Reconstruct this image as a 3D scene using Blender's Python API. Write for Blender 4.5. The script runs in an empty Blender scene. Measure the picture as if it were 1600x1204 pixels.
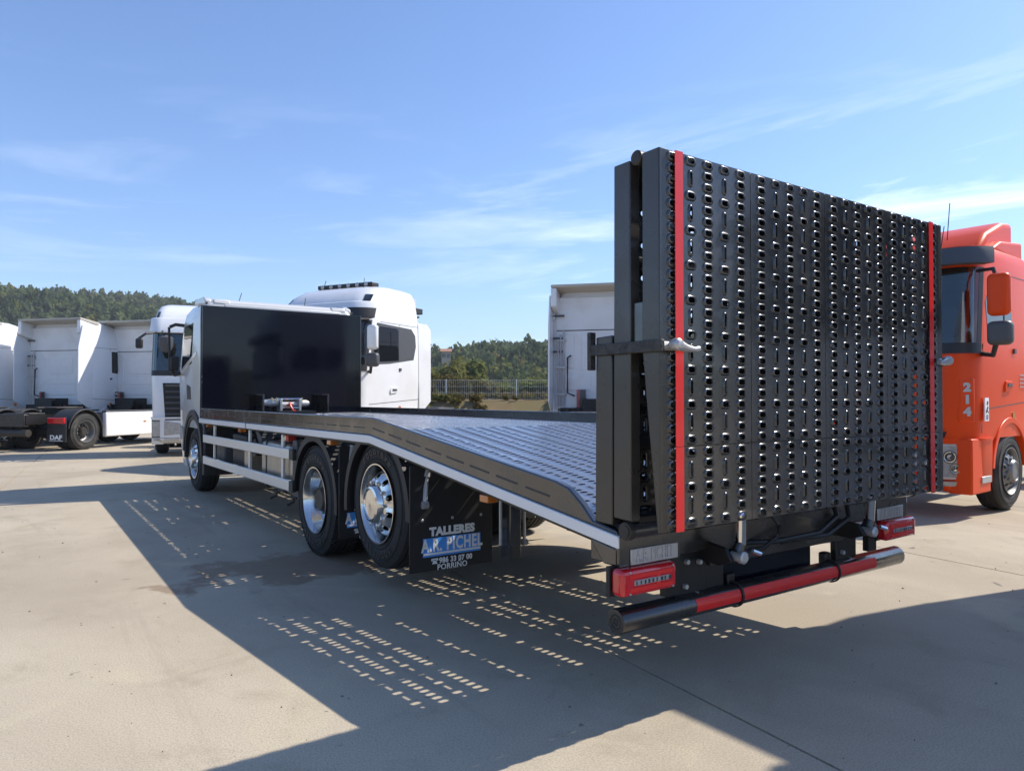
import bpy, bmesh, math, random
import numpy as np
from mathutils import Matrix, Vector, Euler

random.seed(7)
RNG = np.random.default_rng(11)
R = math.radians
SC = bpy.context.scene
COL = SC.collection

# ------------------------------------------------------------------ camera
cam_data = bpy.data.cameras.new('camera')
cam = bpy.data.objects.new('camera', cam_data)
COL.objects.link(cam)
cam.location = (-3.5198, -2.1708, 1.4589)
cam.rotation_euler = (R(90 + 0.913), 0, R(-34.653))
cam_data.sensor_width = 36
cam_data.lens = 25.327
cam_data.clip_end = 6000
SC.camera = cam

# ------------------------------------------------------------------ light
SUN_EL, SUN_AZ = 45.0, 103.0          # azimuth clockwise from +Y
SUN_DIR = Vector((math.cos(R(SUN_EL)) * math.sin(R(SUN_AZ)), math.cos(R(SUN_EL)) * math.cos(R(SUN_AZ)), math.sin(R(SUN_EL))))
sun_data = bpy.data.lights.new('sun', 'SUN')
sun_data.energy = 4.3
sun_data.angle = R(0.5)
sun_data.color = (1.0, 0.93, 0.82)
sun = bpy.data.objects.new('sun', sun_data)
COL.objects.link(sun)
sun.rotation_euler = SUN_DIR.to_track_quat('Z', 'Y').to_euler()

world = bpy.data.worlds.new('World')
SC.world = world
world.use_nodes = True
SC.view_settings.view_transform = 'Standard'
SC.view_settings.look = 'None'
SC.view_settings.exposure = 0.56
SC.view_settings.gamma = 1.0
SC.view_settings.use_curve_mapping = False
SC.render.film_transparent = False


def build_world():
    nt = world.node_tree
    N, L = nt.nodes, nt.links
    N.clear()
    out = N.new('ShaderNodeOutputWorld')
    bg = N.new('ShaderNodeBackground')
    bg.inputs['Strength'].default_value = 0.148
    sky = N.new('ShaderNodeTexSky')
    sky.sky_type = 'NISHITA'
    sky.sun_disc = False
    sky.sun_elevation = R(SUN_EL)
    sky.sun_rotation = R(SUN_AZ)
    sky.altitude = 100
    sky.air_density = 1.0
    sky.dust_density = 0.6
    sky.ozone_density = 4.0
    tc = N.new('ShaderNodeTexCoord')
    # thin streaks of high cloud, laid out on the direction of the sky
    sep = N.new('ShaderNodeSeparateXYZ')
    L.new(tc.outputs['Generated'], sep.inputs[0])
    def mth(op, a, b=None, clamp=False):
        n = N.new('ShaderNodeMath'); n.operation = op; n.use_clamp = clamp
        for i, x in enumerate((a, b)):
            if x is None: continue
            if isinstance(x, (int, float)): n.inputs[i].default_value = x
            else: L.new(x, n.inputs[i])
        return n.outputs[0]
    zc = mth('MAXIMUM', sep.outputs[2], 0.03)
    comb = N.new('ShaderNodeCombineXYZ')
    az = mth('ARCTAN2', sep.outputs[0], sep.outputs[1])
    L.new(mth('MULTIPLY', az, 2.2), comb.inputs[0])
    tilt = mth('ADD', mth('MULTIPLY', zc, 15.0), mth('MULTIPLY', az, -1.1))
    L.new(tilt, comb.inputs[1])
    noise = N.new('ShaderNodeTexNoise')
    noise.inputs['Scale'].default_value = 1.15
    noise.inputs['Detail'].default_value = 8
    noise.inputs['Roughness'].default_value = 0.62
    noise.inputs['Distortion'].default_value = 0.55
    L.new(comb.outputs[0], noise.inputs['Vector'])
    ramp = N.new('ShaderNodeMapRange')
    ramp.inputs['From Min'].default_value = 0.50
    ramp.inputs['From Max'].default_value = 0.78
    L.new(noise.outputs[0], ramp.inputs['Value'])
    low = N.new('ShaderNodeMapRange')                 # the cirrus lies in a belt above the horizon
    low.interpolation_type = 'SMOOTHSTEP'
    low.inputs['From Min'].default_value = 0.42
    low.inputs['From Max'].default_value = 0.20
    L.new(sep.outputs[2], low.inputs['Value'])
    lo2 = N.new('ShaderNodeMapRange')
    lo2.interpolation_type = 'SMOOTHSTEP'
    lo2.inputs['From Min'].default_value = 0.45
    lo2.inputs['From Max'].default_value = 1.05
    lo2.inputs['To Min'].default_value = 0.26
    L.new(az, lo2.inputs['Value'])
    mask = mth('MULTIPLY', mth('MULTIPLY', ramp.outputs[0], low.outputs[0]), lo2.outputs[0], True)
    mix = N.new('ShaderNodeMix'); mix.data_type = 'RGBA'
    L.new(mth('MULTIPLY', mask, 0.9), mix.inputs[0])
    tint = N.new('ShaderNodeMix'); tint.data_type = 'RGBA'; tint.blend_type = 'MULTIPLY'
    tint.inputs[0].default_value = 1.0
    L.new(sky.outputs[0], tint.inputs[6])
    tint.inputs[7].default_value = (0.785, 0.86, 0.985, 1)
    L.new(tint.outputs[2], mix.inputs[6])
    mix.inputs[7].default_value = (8.6, 9.0, 9.6, 1)
    L.new(mix.outputs[2], bg.inputs['Color'])
    L.new(bg.outputs[0], out.inputs['Surface'])


build_world()

# ------------------------------------------------------------------ materials
MATS = {}


def material(name, color, rough=0.5, metal=0.0, coat=0.0, coat_rough=0.05, var=0.0, scale=3.0, rvar=0.0, bump=0.0, bscale=20.0, spec=0.5,
             trans=0.0, alpha=1.0, stretch=(1, 1, 1), ior=1.5, dirt=None, dirt_amt=0.0, dirt_scale=2.0):
    m = bpy.data.materials.new(name)
    m.use_nodes = True
    N, L = m.node_tree.nodes, m.node_tree.links
    b = N['Principled BSDF']
    b.inputs['Base Color'].default_value = (*color, 1)
    b.inputs['Roughness'].default_value = rough
    b.inputs['Metallic'].default_value = metal
    b.inputs['Coat Weight'].default_value = coat
    b.inputs['Coat Roughness'].default_value = coat_rough
    b.inputs['Specular IOR Level'].default_value = spec
    b.inputs['Transmission Weight'].default_value = trans
    b.inputs['Alpha'].default_value = alpha
    b.inputs['IOR'].default_value = ior
    tc = N.new('ShaderNodeTexCoord')
    mp = N.new('ShaderNodeMapping')
    mp.inputs['Scale'].default_value = stretch
    L.new(tc.outputs['Object'], mp.inputs[0])

    def noise(sc, det=5, dist=0.2):
        n = N.new('ShaderNodeTexNoise')
        n.inputs['Scale'].default_value = sc
        n.inputs['Detail'].default_value = det
        n.inputs['Distortion'].default_value = dist
        L.new(mp.outputs[0], n.inputs['Vector'])
        return n.outputs[0]
    csock = None
    if var > 0:
        mx = N.new('ShaderNodeMix'); mx.data_type = 'RGBA'
        L.new(noise(scale), mx.inputs[0])
        mx.inputs[6].default_value = (*[c * (1 - var) for c in color], 1)
        mx.inputs[7].default_value = (*[min(1, c * (1 + var)) for c in color], 1)
        csock = mx.outputs[2]
    if dirt is not None:
        mr = N.new('ShaderNodeMapRange')
        mr.inputs['From Min'].default_value = 0.48
        mr.inputs['From Max'].default_value = 0.75
        mr.inputs['To Max'].default_value = dirt_amt
        L.new(noise(dirt_scale, 8, 0.6), mr.inputs['Value'])
        mx = N.new('ShaderNodeMix'); mx.data_type = 'RGBA'
        L.new(mr.outputs[0], mx.inputs[0])
        if csock: L.new(csock, mx.inputs[6])
        else: mx.inputs[6].default_value = (*color, 1)
        mx.inputs[7].default_value = (*dirt, 1)
        csock = mx.outputs[2]
    if csock: L.new(csock, b.inputs['Base Color'])
    if rvar > 0:
        mr = N.new('ShaderNodeMapRange')
        mr.inputs['To Min'].default_value = max(0.02, rough - rvar)
        mr.inputs['To Max'].default_value = min(1, rough + rvar)
        mr.inputs['From Min'].default_value = 0.3
        mr.inputs['From Max'].default_value = 0.7
        L.new(noise(scale * 2.3, 6, 0.5), mr.inputs['Value'])
        L.new(mr.outputs[0], b.inputs['Roughness'])
    if bump > 0:
        bp = N.new('ShaderNodeBump')
        bp.inputs['Strength'].default_value = bump
        bp.inputs['Distance'].default_value = 0.02
        L.new(noise(bscale, 4, 0), bp.inputs['Height'])
        L.new(bp.outputs[0], b.inputs['Normal'])
    MATS[name] = m
    return m


material('black_gloss', (0.017, 0.0162, 0.0158), 0.26, ior=1.65, rvar=0.10, scale=1.6, bump=0.06, bscale=3.0, coat=0.3, coat_rough=0.04, dirt=(0.050, 0.045, 0.038), dirt_amt=0.5, dirt_scale=3.0, spec=0.6)
material('black_rail', (0.040, 0.035, 0.029), 0.30, ior=1.65, rvar=0.10, scale=1.5, bump=0.05, bscale=2.5, dirt=(0.075, 0.062, 0.048), dirt_amt=0.5, dirt_scale=2.2)
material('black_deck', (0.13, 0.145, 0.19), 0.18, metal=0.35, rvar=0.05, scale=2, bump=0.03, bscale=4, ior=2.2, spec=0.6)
material('black_board', (0.0035, 0.0045, 0.0095), 0.07, rvar=0.04, scale=1.2, bump=0.02, bscale=1.6, spec=0.36)
material('black_kerb', (0.019, 0.0176, 0.0162), 0.22, ior=1.85, rvar=0.10, scale=2, bump=0.06, bscale=3, coat=0.4, coat_rough=0.12, dirt=(0.06, 0.05, 0.04), dirt_amt=0.4, dirt_scale=2.5)
material('black_frame', (0.007, 0.007, 0.0075), 0.42, var=0.3, scale=5)
material('black_plastic', (0.018, 0.018, 0.019), 0.5, var=0.25, scale=8, bump=0.1, bscale=90)
material('grey_plastic', (0.07, 0.072, 0.078), 0.5, var=0.1, scale=8)
material('worn_steel', (0.055, 0.053, 0.05), 0.5, metal=0.3, var=0.6, scale=28, bump=0.4, bscale=60, dirt=(0.012, 0.012, 0.012), dirt_amt=0.9, dirt_scale=26)
material('rubber', (0.020, 0.0195, 0.019), 0.75, var=0.3, scale=9, bump=0.25, bscale=60, dirt=(0.055, 0.048, 0.04), dirt_amt=0.4, dirt_scale=4)
material('old_rubber', (0.030, 0.029, 0.028), 0.8, var=0.3, scale=9, bump=0.25, bscale=60, dirt=(0.10, 0.09, 0.075), dirt_amt=0.6, dirt_scale=4)
material('chrome', (0.82, 0.81, 0.79), 0.09, metal=1.0, rvar=0.04, scale=6)
material('polished_rim', (0.74, 0.73, 0.71), 0.16, metal=1.0, rvar=0.07, scale=7, dirt=(0.30, 0.28, 0.25), dirt_amt=0.5, dirt_scale=6)
material('steel_rim', (0.22, 0.225, 0.23), 0.45, metal=0.6, var=0.3, scale=8, dirt=(0.10, 0.085, 0.07), dirt_amt=0.6, dirt_scale=7)
material('aluminium', (0.76, 0.745, 0.70), 0.42, metal=0.45, var=0.06, scale=4, rvar=0.08, stretch=(1, 0.2, 1))
material('strip_white', (0.84, 0.84, 0.825), 0.33, metal=0.1, var=0.06, scale=3, stretch=(1, 0.4, 8), rvar=0.06)
material('tank_alu', (0.45, 0.42, 0.37), 0.38, metal=0.8, var=0.15, scale=5, rvar=0.1)
material('plate_silver', (0.50, 0.49, 0.48), 0.38, metal=0.55, var=0.1, scale=20)
material('galvanised', (0.50, 0.51, 0.51), 0.45, metal=0.6, var=0.15, scale=12)
material('red_tape', (0.78, 0.016, 0.014), 0.33, var=0.12, scale=9, coat=0.3, bump=0.1, bscale=150)
material('red_lens', (0.62, 0.008, 0.016), 0.12, coat=1.0, var=0.25, scale=30)
material('clear_lens', (0.36, 0.35, 0.34), 0.10, coat=1.0, var=0.5, scale=14)
material('amber_lens', (0.55, 0.16, 0.02), 0.2, coat=1.0)
material('red_hook', (0.62, 0.05, 0.03), 0.4)
material('white_paint', (0.80, 0.80, 0.80), 0.22, coat=0.6, coat_rough=0.05, var=0.02, scale=2, dirt=(0.52, 0.50, 0.46), dirt_amt=0.25, dirt_scale=1.5)
material('ivory_paint', (0.66, 0.65, 0.615), 0.22, coat=0.6, coat_rough=0.05, var=0.02, scale=2)
material('old_white', (0.80, 0.80, 0.795), 0.4, var=0.03, scale=3, dirt=(0.62, 0.60, 0.55), dirt_amt=0.5, dirt_scale=2.0)
material('beige_paint', (0.48, 0.44, 0.37), 0.4, var=0.1, scale=3)
material('orange_paint', (0.78, 0.066, 0.006), 0.36, spec=0.22, var=0.05, scale=2)
material('dark_glass', (0.012, 0.014, 0.017), 0.03, spec=0.7)
material('mirror_glass', (0.62, 0.66, 0.62), 0.03, metal=1.0)
material('blue_sticker', (0.085, 0.37, 0.94), 0.4, var=0.04)
material('white_print', (0.90, 0.90, 0.88), 0.45)
material('grey_print', (0.46, 0.46, 0.46), 0.45)
material('dark_print', (0.03, 0.03, 0.035), 0.5)
material('seat_grey', (0.16, 0.155, 0.145), 0.8)
material('dash_beige', (0.42, 0.39, 0.33), 0.7)
material('grit', (0.16, 0.135, 0.10), 0.9, var=0.5, scale=1.5)
material('hose', (0.012, 0.012, 0.012), 0.45)
material('grease', (0.05, 0.045, 0.04), 0.5, metal=0.3, var=0.6, scale=8)
material('fence_paint', (0.55, 0.56, 0.54), 0.5, metal=0.3)
material('house_wall', (0.55, 0.43, 0.30), 0.8, var=0.1)
material('roof_tile', (0.36, 0.17, 0.10), 0.8, var=0.2, scale=1.5)
material('trunk', (0.10, 0.075, 0.055), 0.9, var=0.3)


def glass_material(name, tint, mixf):
    m = bpy.data.materials.new(name); m.use_nodes = True
    N, L = m.node_tree.nodes, m.node_tree.links
    N.clear()
    o = N.new('ShaderNodeOutputMaterial')
    tr = N.new('ShaderNodeBsdfTransparent'); tr.inputs[0].default_value = (*tint, 1)
    gl = N.new('ShaderNodeBsdfGlossy'); gl.inputs['Roughness'].default_value = 0.02
    fr = N.new('ShaderNodeFresnel'); fr.inputs[0].default_value = 1.52
    ad = N.new('ShaderNodeMath'); ad.operation = 'ADD'; ad.inputs[1].default_value = mixf
    mx = N.new('ShaderNodeMixShader')
    L.new(fr.outputs[0], ad.inputs[0]); L.new(ad.outputs[0], mx.inputs[0])
    L.new(tr.outputs[0], mx.inputs[1]); L.new(gl.outputs[0], mx.inputs[2])
    L.new(mx.outputs[0], o.inputs[0])
    MATS[name] = m


glass_material('clear_glass', (0.62, 0.70, 0.66), 0.06)


def concrete_material():
    m = bpy.data.materials.new('concrete'); m.use_nodes = True
    N, L = m.node_tree.nodes, m.node_tree.links
    b = N['Principled BSDF']
    b.inputs['Roughness'].default_value = 0.82
    b.inputs['Specular IOR Level'].default_value = 0.35
    geo = N.new('ShaderNodeNewGeometry')

    def noise(scale, det=6, rough=0.55, dist=0.0, stretch=None, rot=0.0):
        v = geo.outputs['Position']
        if stretch:
            mp = N.new('ShaderNodeMapping'); mp.inputs['Scale'].default_value = stretch
            mp.inputs['Rotation'].default_value = (0, 0, rot)
            L.new(v, mp.inputs[0]); v = mp.outputs[0]
        n = N.new('ShaderNodeTexNoise')
        n.inputs['Scale'].default_value = scale; n.inputs['Detail'].default_value = det
        n.inputs['Roughness'].default_value = rough; n.inputs['Distortion'].default_value = dist
        L.new(v, n.inputs['Vector'])
        return n.outputs[0]

    def remap(s, a, c, lo=0.0, hi=1.0):
        r = N.new('ShaderNodeMapRange'); r.interpolation_type = 'SMOOTHSTEP'
        r.inputs['From Min'].default_value = a; r.inputs['From Max'].default_value = c
        r.inputs['To Min'].default_value = lo; r.inputs['To Max'].default_value = hi
        L.new(s, r.inputs['Value']); return r.outputs[0]

    def mix(f, a, c, mode='MIX'):
        x = N.new('ShaderNodeMix'); x.data_type = 'RGBA'; x.blend_type = mode
        for i, s in ((0, f), (6, a), (7, c)):
            if isinstance(s, (int, float)): x.inputs[i].default_value = s
            elif isinstance(s, tuple): x.inputs[i].default_value = (*s, 1)
            else: L.new(s, x.inputs[i])
        return x.outputs[2]
    c = mix(remap(noise(0.33, 8, 0.62, 0.5), 0.34, 0.66), (0.385, 0.322, 0.238), (0.505, 0.434, 0.325))
    c = mix(remap(noise(1.7, 8, 0.68, 0.6), 0.50, 0.74, 0, 0.6), c, (0.315, 0.265, 0.18))
    c = mix(remap(noise(0.8, 6, 0.6, 0.9), 0.56, 0.70, 0, 0.5), c, (0.56, 0.485, 0.33))                            # pale worn patches
    c = mix(remap(noise(1.3, 9, 0.72, 0.8, (1, 0.10, 1), 0.35), 0.54, 0.76, 0, 0.6), c, (0.215, 0.19, 0.15))         # drag and tyre marks
    c = mix(remap(noise(1.0, 9, 0.72, 0.8, (0.10, 1, 1), 0.5), 0.58, 0.78, 0, 0.45), c, (0.24, 0.21, 0.165))
    c = mix(remap(noise(110, 3, 0.7), 0.38, 0.66, 0.0, 0.5), c, (0.22, 0.185, 0.135))
    c = mix(remap(noise(60, 2, 0.5), 0.64, 0.74, 0.0, 0.35), c, (0.56, 0.49, 0.37))
    c = mix(remap(noise(4.5, 3, 0.6, 0.3), 0.70, 0.76, 0, 0.75), c, (0.075, 0.066, 0.055))                       # oil spots
    c = mix(remap(noise(17, 2, 0.5, 0.1), 0.755, 0.785, 0, 0.85), c, (0.06, 0.055, 0.05))
    # damp brown stain under the rear axles
    sub = N.new('ShaderNodeVectorMath'); sub.operation = 'SUBTRACT'
    L.new(geo.outputs['Position'], sub.inputs[0]); sub.inputs[1].default_value = (-0.95, 4.02, 0)
    sc = N.new('ShaderNodeVectorMath'); sc.operation = 'MULTIPLY'
    L.new(sub.outputs[0], sc.inputs[0]); sc.inputs[1].default_value = (0.62, 1.55, 0)
    ln = N.new('ShaderNodeVectorMath'); ln.operation = 'LENGTH'
    L.new(sc.outputs[0], ln.inputs[0])
    ad = N.new('ShaderNodeMath'); ad.operation = 'ADD'
    L.new(ln.outputs['Value'], ad.inputs[0]); L.new(remap(noise(2.2, 7, 0.65, 0.5), 0.2, 0.8, -0.55, 0.55), ad.inputs[1])
    st = remap(ad.outputs[0], 1.02, 0.70, 0, 0.78)
    c = mix(st, c, mix(noise(4.0, 6, 0.7, 0.4), (0.15, 0.105, 0.07), (0.29, 0.20, 0.125)))
    L.new(c, b.inputs['Base Color'])
    bp = N.new('ShaderNodeBump'); bp.inputs['Strength'].default_value = 0.32; bp.inputs['Distance'].default_value = 0.004
    mm = N.new('ShaderNodeMath'); mm.operation = 'ADD'
    L.new(noise(130, 3, 0.7), mm.inputs[0]); L.new(noise(9, 4, 0.6), mm.inputs[1])
    L.new(mm.outputs[0], bp.inputs['Height']); L.new(bp.outputs[0], b.inputs['Normal'])
    MATS['concrete'] = m


concrete_material()


def land_material(name, c1, c2, c3, s1, s2):
    m = bpy.data.materials.new(name); m.use_nodes = True
    N, L = m.node_tree.nodes, m.node_tree.links
    b = N['Principled BSDF']; b.inputs['Roughness'].default_value = 0.95
    b.inputs['Specular IOR Level'].default_value = 0.1
    geo = N.new('ShaderNodeNewGeometry')
    def nz(s):
        n = N.new('ShaderNodeTexNoise'); n.inputs['Scale'].default_value = s; n.inputs['Detail'].default_value = 7
        L.new(geo.outputs['Position'], n.inputs['Vector'])
        r = N.new('ShaderNodeMapRange'); r.inputs['From Min'].default_value = 0.36; r.inputs['From Max'].default_value = 0.64
        L.new(n.outputs[0], r.inputs['Value'])
        return r.outputs[0]
    x = N.new('ShaderNodeMix'); x.data_type = 'RGBA'
    L.new(nz(s1), x.inputs[0]); x.inputs[6].default_value = (*c1, 1); x.inputs[7].default_value = (*c2, 1)
    y = N.new('ShaderNodeMix'); y.data_type = 'RGBA'
    L.new(nz(s2), y.inputs[0]); L.new(x.outputs[2], y.inputs[6]); y.inputs[7].default_value = (*c3, 1)
    L.new(y.outputs[2], b.inputs['Base Color'])
    MATS[name] = m


land_material('dry_earth', (0.17, 0.11, 0.065), (0.25, 0.165, 0.10), (0.16, 0.13, 0.065), 1.2, 0.35)
land_material('forest_floor', (0.065, 0.085, 0.035), (0.09, 0.11, 0.045), (0.11, 0.115, 0.06), 0.2, 0.05)
def leaf_material(name, c1, c2, c3, s1, s2):
    land_material(name, c1, c2, c3, s1, s2)
    m = MATS[name]; N, L = m.node_tree.nodes, m.node_tree.links
    b = N['Principled BSDF']; o = N['Material Output']
    tr = N.new('ShaderNodeBsdfTranslucent'); mx = N.new('ShaderNodeMixShader'); mx.inputs[0].default_value = 0.4
    src = b.inputs['Base Color'].links[0].from_socket
    L.new(src, tr.inputs[0]); L.new(b.outputs[0], mx.inputs[1]); L.new(tr.outputs[0], mx.inputs[2]); L.new(mx.outputs[0], o.inputs[0])


leaf_material('pine_leaves', (0.070, 0.105, 0.040), (0.11, 0.145, 0.058), (0.14, 0.165, 0.075), 0.05, 0.012)
leaf_material('oak_leaves', (0.11, 0.145, 0.040), (0.16, 0.18, 0.05), (0.20, 0.185, 0.06), 0.6, 0.1)
leaf_material('bramble_leaves', (0.09, 0.10, 0.025), (0.17, 0.145, 0.04), (0.12, 0.085, 0.03), 1.5, 0.4)


# ------------------------------------------------------------------ mesh helpers
class MB:
    def __init__(self):
        self.v, self.f, self.m = [], [], []

    def add(self, vs, fs, m=0):
        o = len(self.v)
        self.v.extend([tuple(p) for p in vs])
        for f in fs:
            self.f.append([i + o for i in f]); self.m.append(m)
        return self

    def box(self, x0, x1, y0, y1, z0, z1, m=0):
        vs = [(x, y, z) for x in (x0, x1) for y in (y0, y1) for z in (z0, z1)]
        return self.add(vs, [(0, 1, 3, 2), (4, 6, 7, 5), (0, 4, 5, 1), (2, 3, 7, 6), (0, 2, 6, 4), (1, 5, 7, 3)], m)

    def prism(self, poly, axis, a, b, m=0):
        n = len(poly)
        def P(u, w, t):
            return {'x': (t, u, w), 'y': (u, t, w), 'z': (u, w, t)}[axis]
        vs = [P(u, w, a) for u, w in poly] + [P(u, w, b) for u, w in poly]
        fs = [tuple(range(n)), tuple(range(2 * n - 1, n - 1, -1))] + [(i, (i + 1) % n, n + (i + 1) % n, n + i) for i in range(n)]
        return self.add(vs, fs, m)

    def tube(self, pts, r, n=8, m=0, caps=True):
        pts = [Vector(p) for p in pts]
        rs = r if isinstance(r, (list, tuple)) else [r] * len(pts)
        vs, fs = [], []
        up = None
        for i, p in enumerate(pts):
            t = (pts[min(i + 1, len(pts) - 1)] - pts[max(i - 1, 0)]).normalized()
            if up is None:
                up = Vector((0, 0, 1)) if abs(t.z) < 0.9 else Vector((1, 0, 0))
            s = t.cross(up).normalized(); up2 = s.cross(t)
            for k in range(n):
                a = 2 * math.pi * k / n
                vs.append(p + (s * math.cos(a) + up2 * math.sin(a)) * rs[i])
        for i in range(len(pts) - 1):
            for k in range(n):
                fs.append((i * n + k, i * n + (k + 1) % n, (i + 1) * n + (k + 1) % n, (i + 1) * n + k))
        if caps:
            fs.append(tuple(range(n))); fs.append(tuple(range((len(pts) - 1) * n, len(pts) * n)))
        return self.add(vs, fs, m)

    def lathe(self, prof, c=(0, 0, 0), axis='x', n=32, m=0, closed=False, caps=True):
        """prof: (h, r) pairs, revolved about the axis through c."""
        vs, fs = [], []
        for h, r in prof:
            for k in range(n):
                a = 2 * math.pi * k / n
                u, w = r * math.cos(a), r * math.sin(a)
                p = {'x': (h, u, w), 'y': (u, h, w), 'z': (u, w, h)}[axis]
                vs.append((p[0] + c[0], p[1] + c[1], p[2] + c[2]))
        q = len(prof)
        for i in range(q if closed else q - 1):
            j = (i + 1) % q
            for k in range(n):
                fs.append((i * n + k, i * n + (k + 1) % n, j * n + (k + 1) % n, j * n + k))
        if not closed and caps:
            if prof[0][1] > 1e-5: fs.append(tuple(range(n)))
            if prof[-1][1] > 1e-5: fs.append(tuple(range((q - 1) * n, q * n)))
        return self.add(vs, fs, m)

    def arch(self, cy, cz, r0, r1, a0, a1, x0, x1, n=20, m=0):
        """part of a ring about an axis along x"""
        vs, fs = [], []
        for i in range(n + 1):
            a = R(a0 + (a1 - a0) * i / n)
            for r in (r0, r1):
                for x in (x0, x1):
                    vs.append((x, cy + r * math.cos(a), cz + r * math.sin(a)))
        for i in range(n):
            o, p = 4 * i, 4 * i + 4
            fs += [(o, o + 1, p + 1, p), (o + 2, p + 2, p + 3, o + 3), (o, p, p + 2, o + 2), (o + 1, o + 3, p + 3, p + 1)]
        fs += [(0, 2, 3, 1), (4 * n, 4 * n + 1, 4 * n + 3, 4 * n + 2)]
        return self.add(vs, fs, m)

    def obox(self, c, size, rot=(0, 0, 0), m=0):
        M = Euler(rot).to_matrix()
        hx, hy, hz = [s / 2 for s in size]
        vs = [Vector(c) + M @ Vector((x, y, z)) for x in (-hx, hx) for y in (-hy, hy) for z in (-hz, hz)]
        return self.add(vs, [(0, 1, 3, 2), (4, 6, 7, 5), (0, 4, 5, 1), (2, 3, 7, 6), (0, 2, 6, 4), (1, 5, 7, 3)], m)

    def mesh(self, name, mats, smooth=35, fix=True):
        me = bpy.data.meshes.new(name)
        me.from_pydata(self.v, [], self.f)
        for x in (mats if isinstance(mats, (list, tuple)) else [mats]):
            me.materials.append(MATS[x])
        if len(set(self.m)) > 1:
            me.polygons.foreach_set('material_index', self.m)
        if fix:
            bm = bmesh.new(); bm.from_mesh(me)
            bmesh.ops.recalc_face_normals(bm, faces=bm.faces)
            bm.to_mesh(me); bm.free()
        if smooth:
            me.shade_smooth()
            me.set_sharp_from_angle(angle=R(smooth))
        me.update()
        return me

    def build(self, name, mats, parent=None, bev=0.0, seg=2, smooth=35, loc=None, rot=None, fix=True):
        return link(name, self.mesh(name, mats, smooth, fix), parent, bev, seg, loc, rot)


def link(name, me, parent=None, bev=0.0, seg=2, loc=None, rot=None):
    o = bpy.data.objects.new(name, me)
    COL.objects.link(o)
    if parent is not None: o.parent = parent
    if loc is not None: o.location = loc
    if rot is not None: o.rotation_euler = rot
    if bev > 0:
        md = o.modifiers.new('bevel', 'BEVEL')
        md.width = bev; md.segments = seg; md.limit_method = 'ANGLE'; md.angle_limit = R(40)
        md.harden_normals = False
    return o


def tag(o, label, cat, group=None):
    o['label'] = label; o['category'] = cat
    if group: o['group'] = group
    return o


def thing(name, label, cat, loc=(0, 0, 0), rotz=0.0, group=None):
    o = bpy.data.objects.new(name, None)
    o.empty_display_size = 0.3
    COL.objects.link(o)
    o.location = loc; o.rotation_euler = (0, 0, R(rotz))
    return tag(o, label, cat, group)


def kids(o):
    return [c for c in bpy.data.objects if c.parent == o]


def text_mesh(s, size, bold=0.0, ext=0.002, mat='white_print', xs=1.0, sp=1.0, align='CENTER'):
    cu = bpy.data.curves.new('t', 'FONT')
    cu.body = s; cu.size = size; cu.extrude = ext; cu.offset = bold; cu.resolution_u = 3
    cu.align_x = align; cu.align_y = 'CENTER'; cu.space_character = sp
    t = bpy.data.objects.new('t', cu)
    COL.objects.link(t)
    bpy.context.view_layer.update()
    dg = bpy.context.evaluated_depsgraph_get()
    me = bpy.data.meshes.new_from_object(t.evaluated_get(dg))
    bpy.data.objects.remove(t); bpy.data.curves.remove(cu)
    if xs != 1.0:
        me.transform(Matrix.Diagonal((xs, 1, 1, 1)))
    me.materials.clear(); me.materials.append(MATS[mat])
    me.name = 'lettering'
    return me


ROT_BACK = (R(90), 0, 0)        # text standing up, read from -Y

# ------------------------------------------------------------------ perforated plates
PW, PITCH = 0.615, 0.0514


def stadium(a, b, n=16):
    """n points round an oval of half size a x b, starting at angle 45 degrees per corner grouping"""
    r = min(a, b)
    pts = []
    for k in range(n):
        t = 2 * math.pi * (k + 0.5) / n
        c, s = math.cos(t), math.sin(t)
        if a >= b: pts.append(((a - r) * (1 if c > 0 else -1) + r * c, r * s))
        else: pts.append((r * c, (b - r) * (1 if s > 0 else -1) + r * s))
    return pts


def rect_ring(x0, x1, y0, y1, n=16):
    cx, cy = (x0 + x1) / 2, (y0 + y1) / 2
    out = []
    for k in range(n):
        t = 2 * math.pi * (k + 0.5) / n
        c, s = math.cos(t), math.sin(t)
        q = max(abs(c), abs(s))
        out.append((cx + (x1 - x0) / 2 * c / q, cy + (y1 - y0) / 2 * s / q))
    return out


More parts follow.
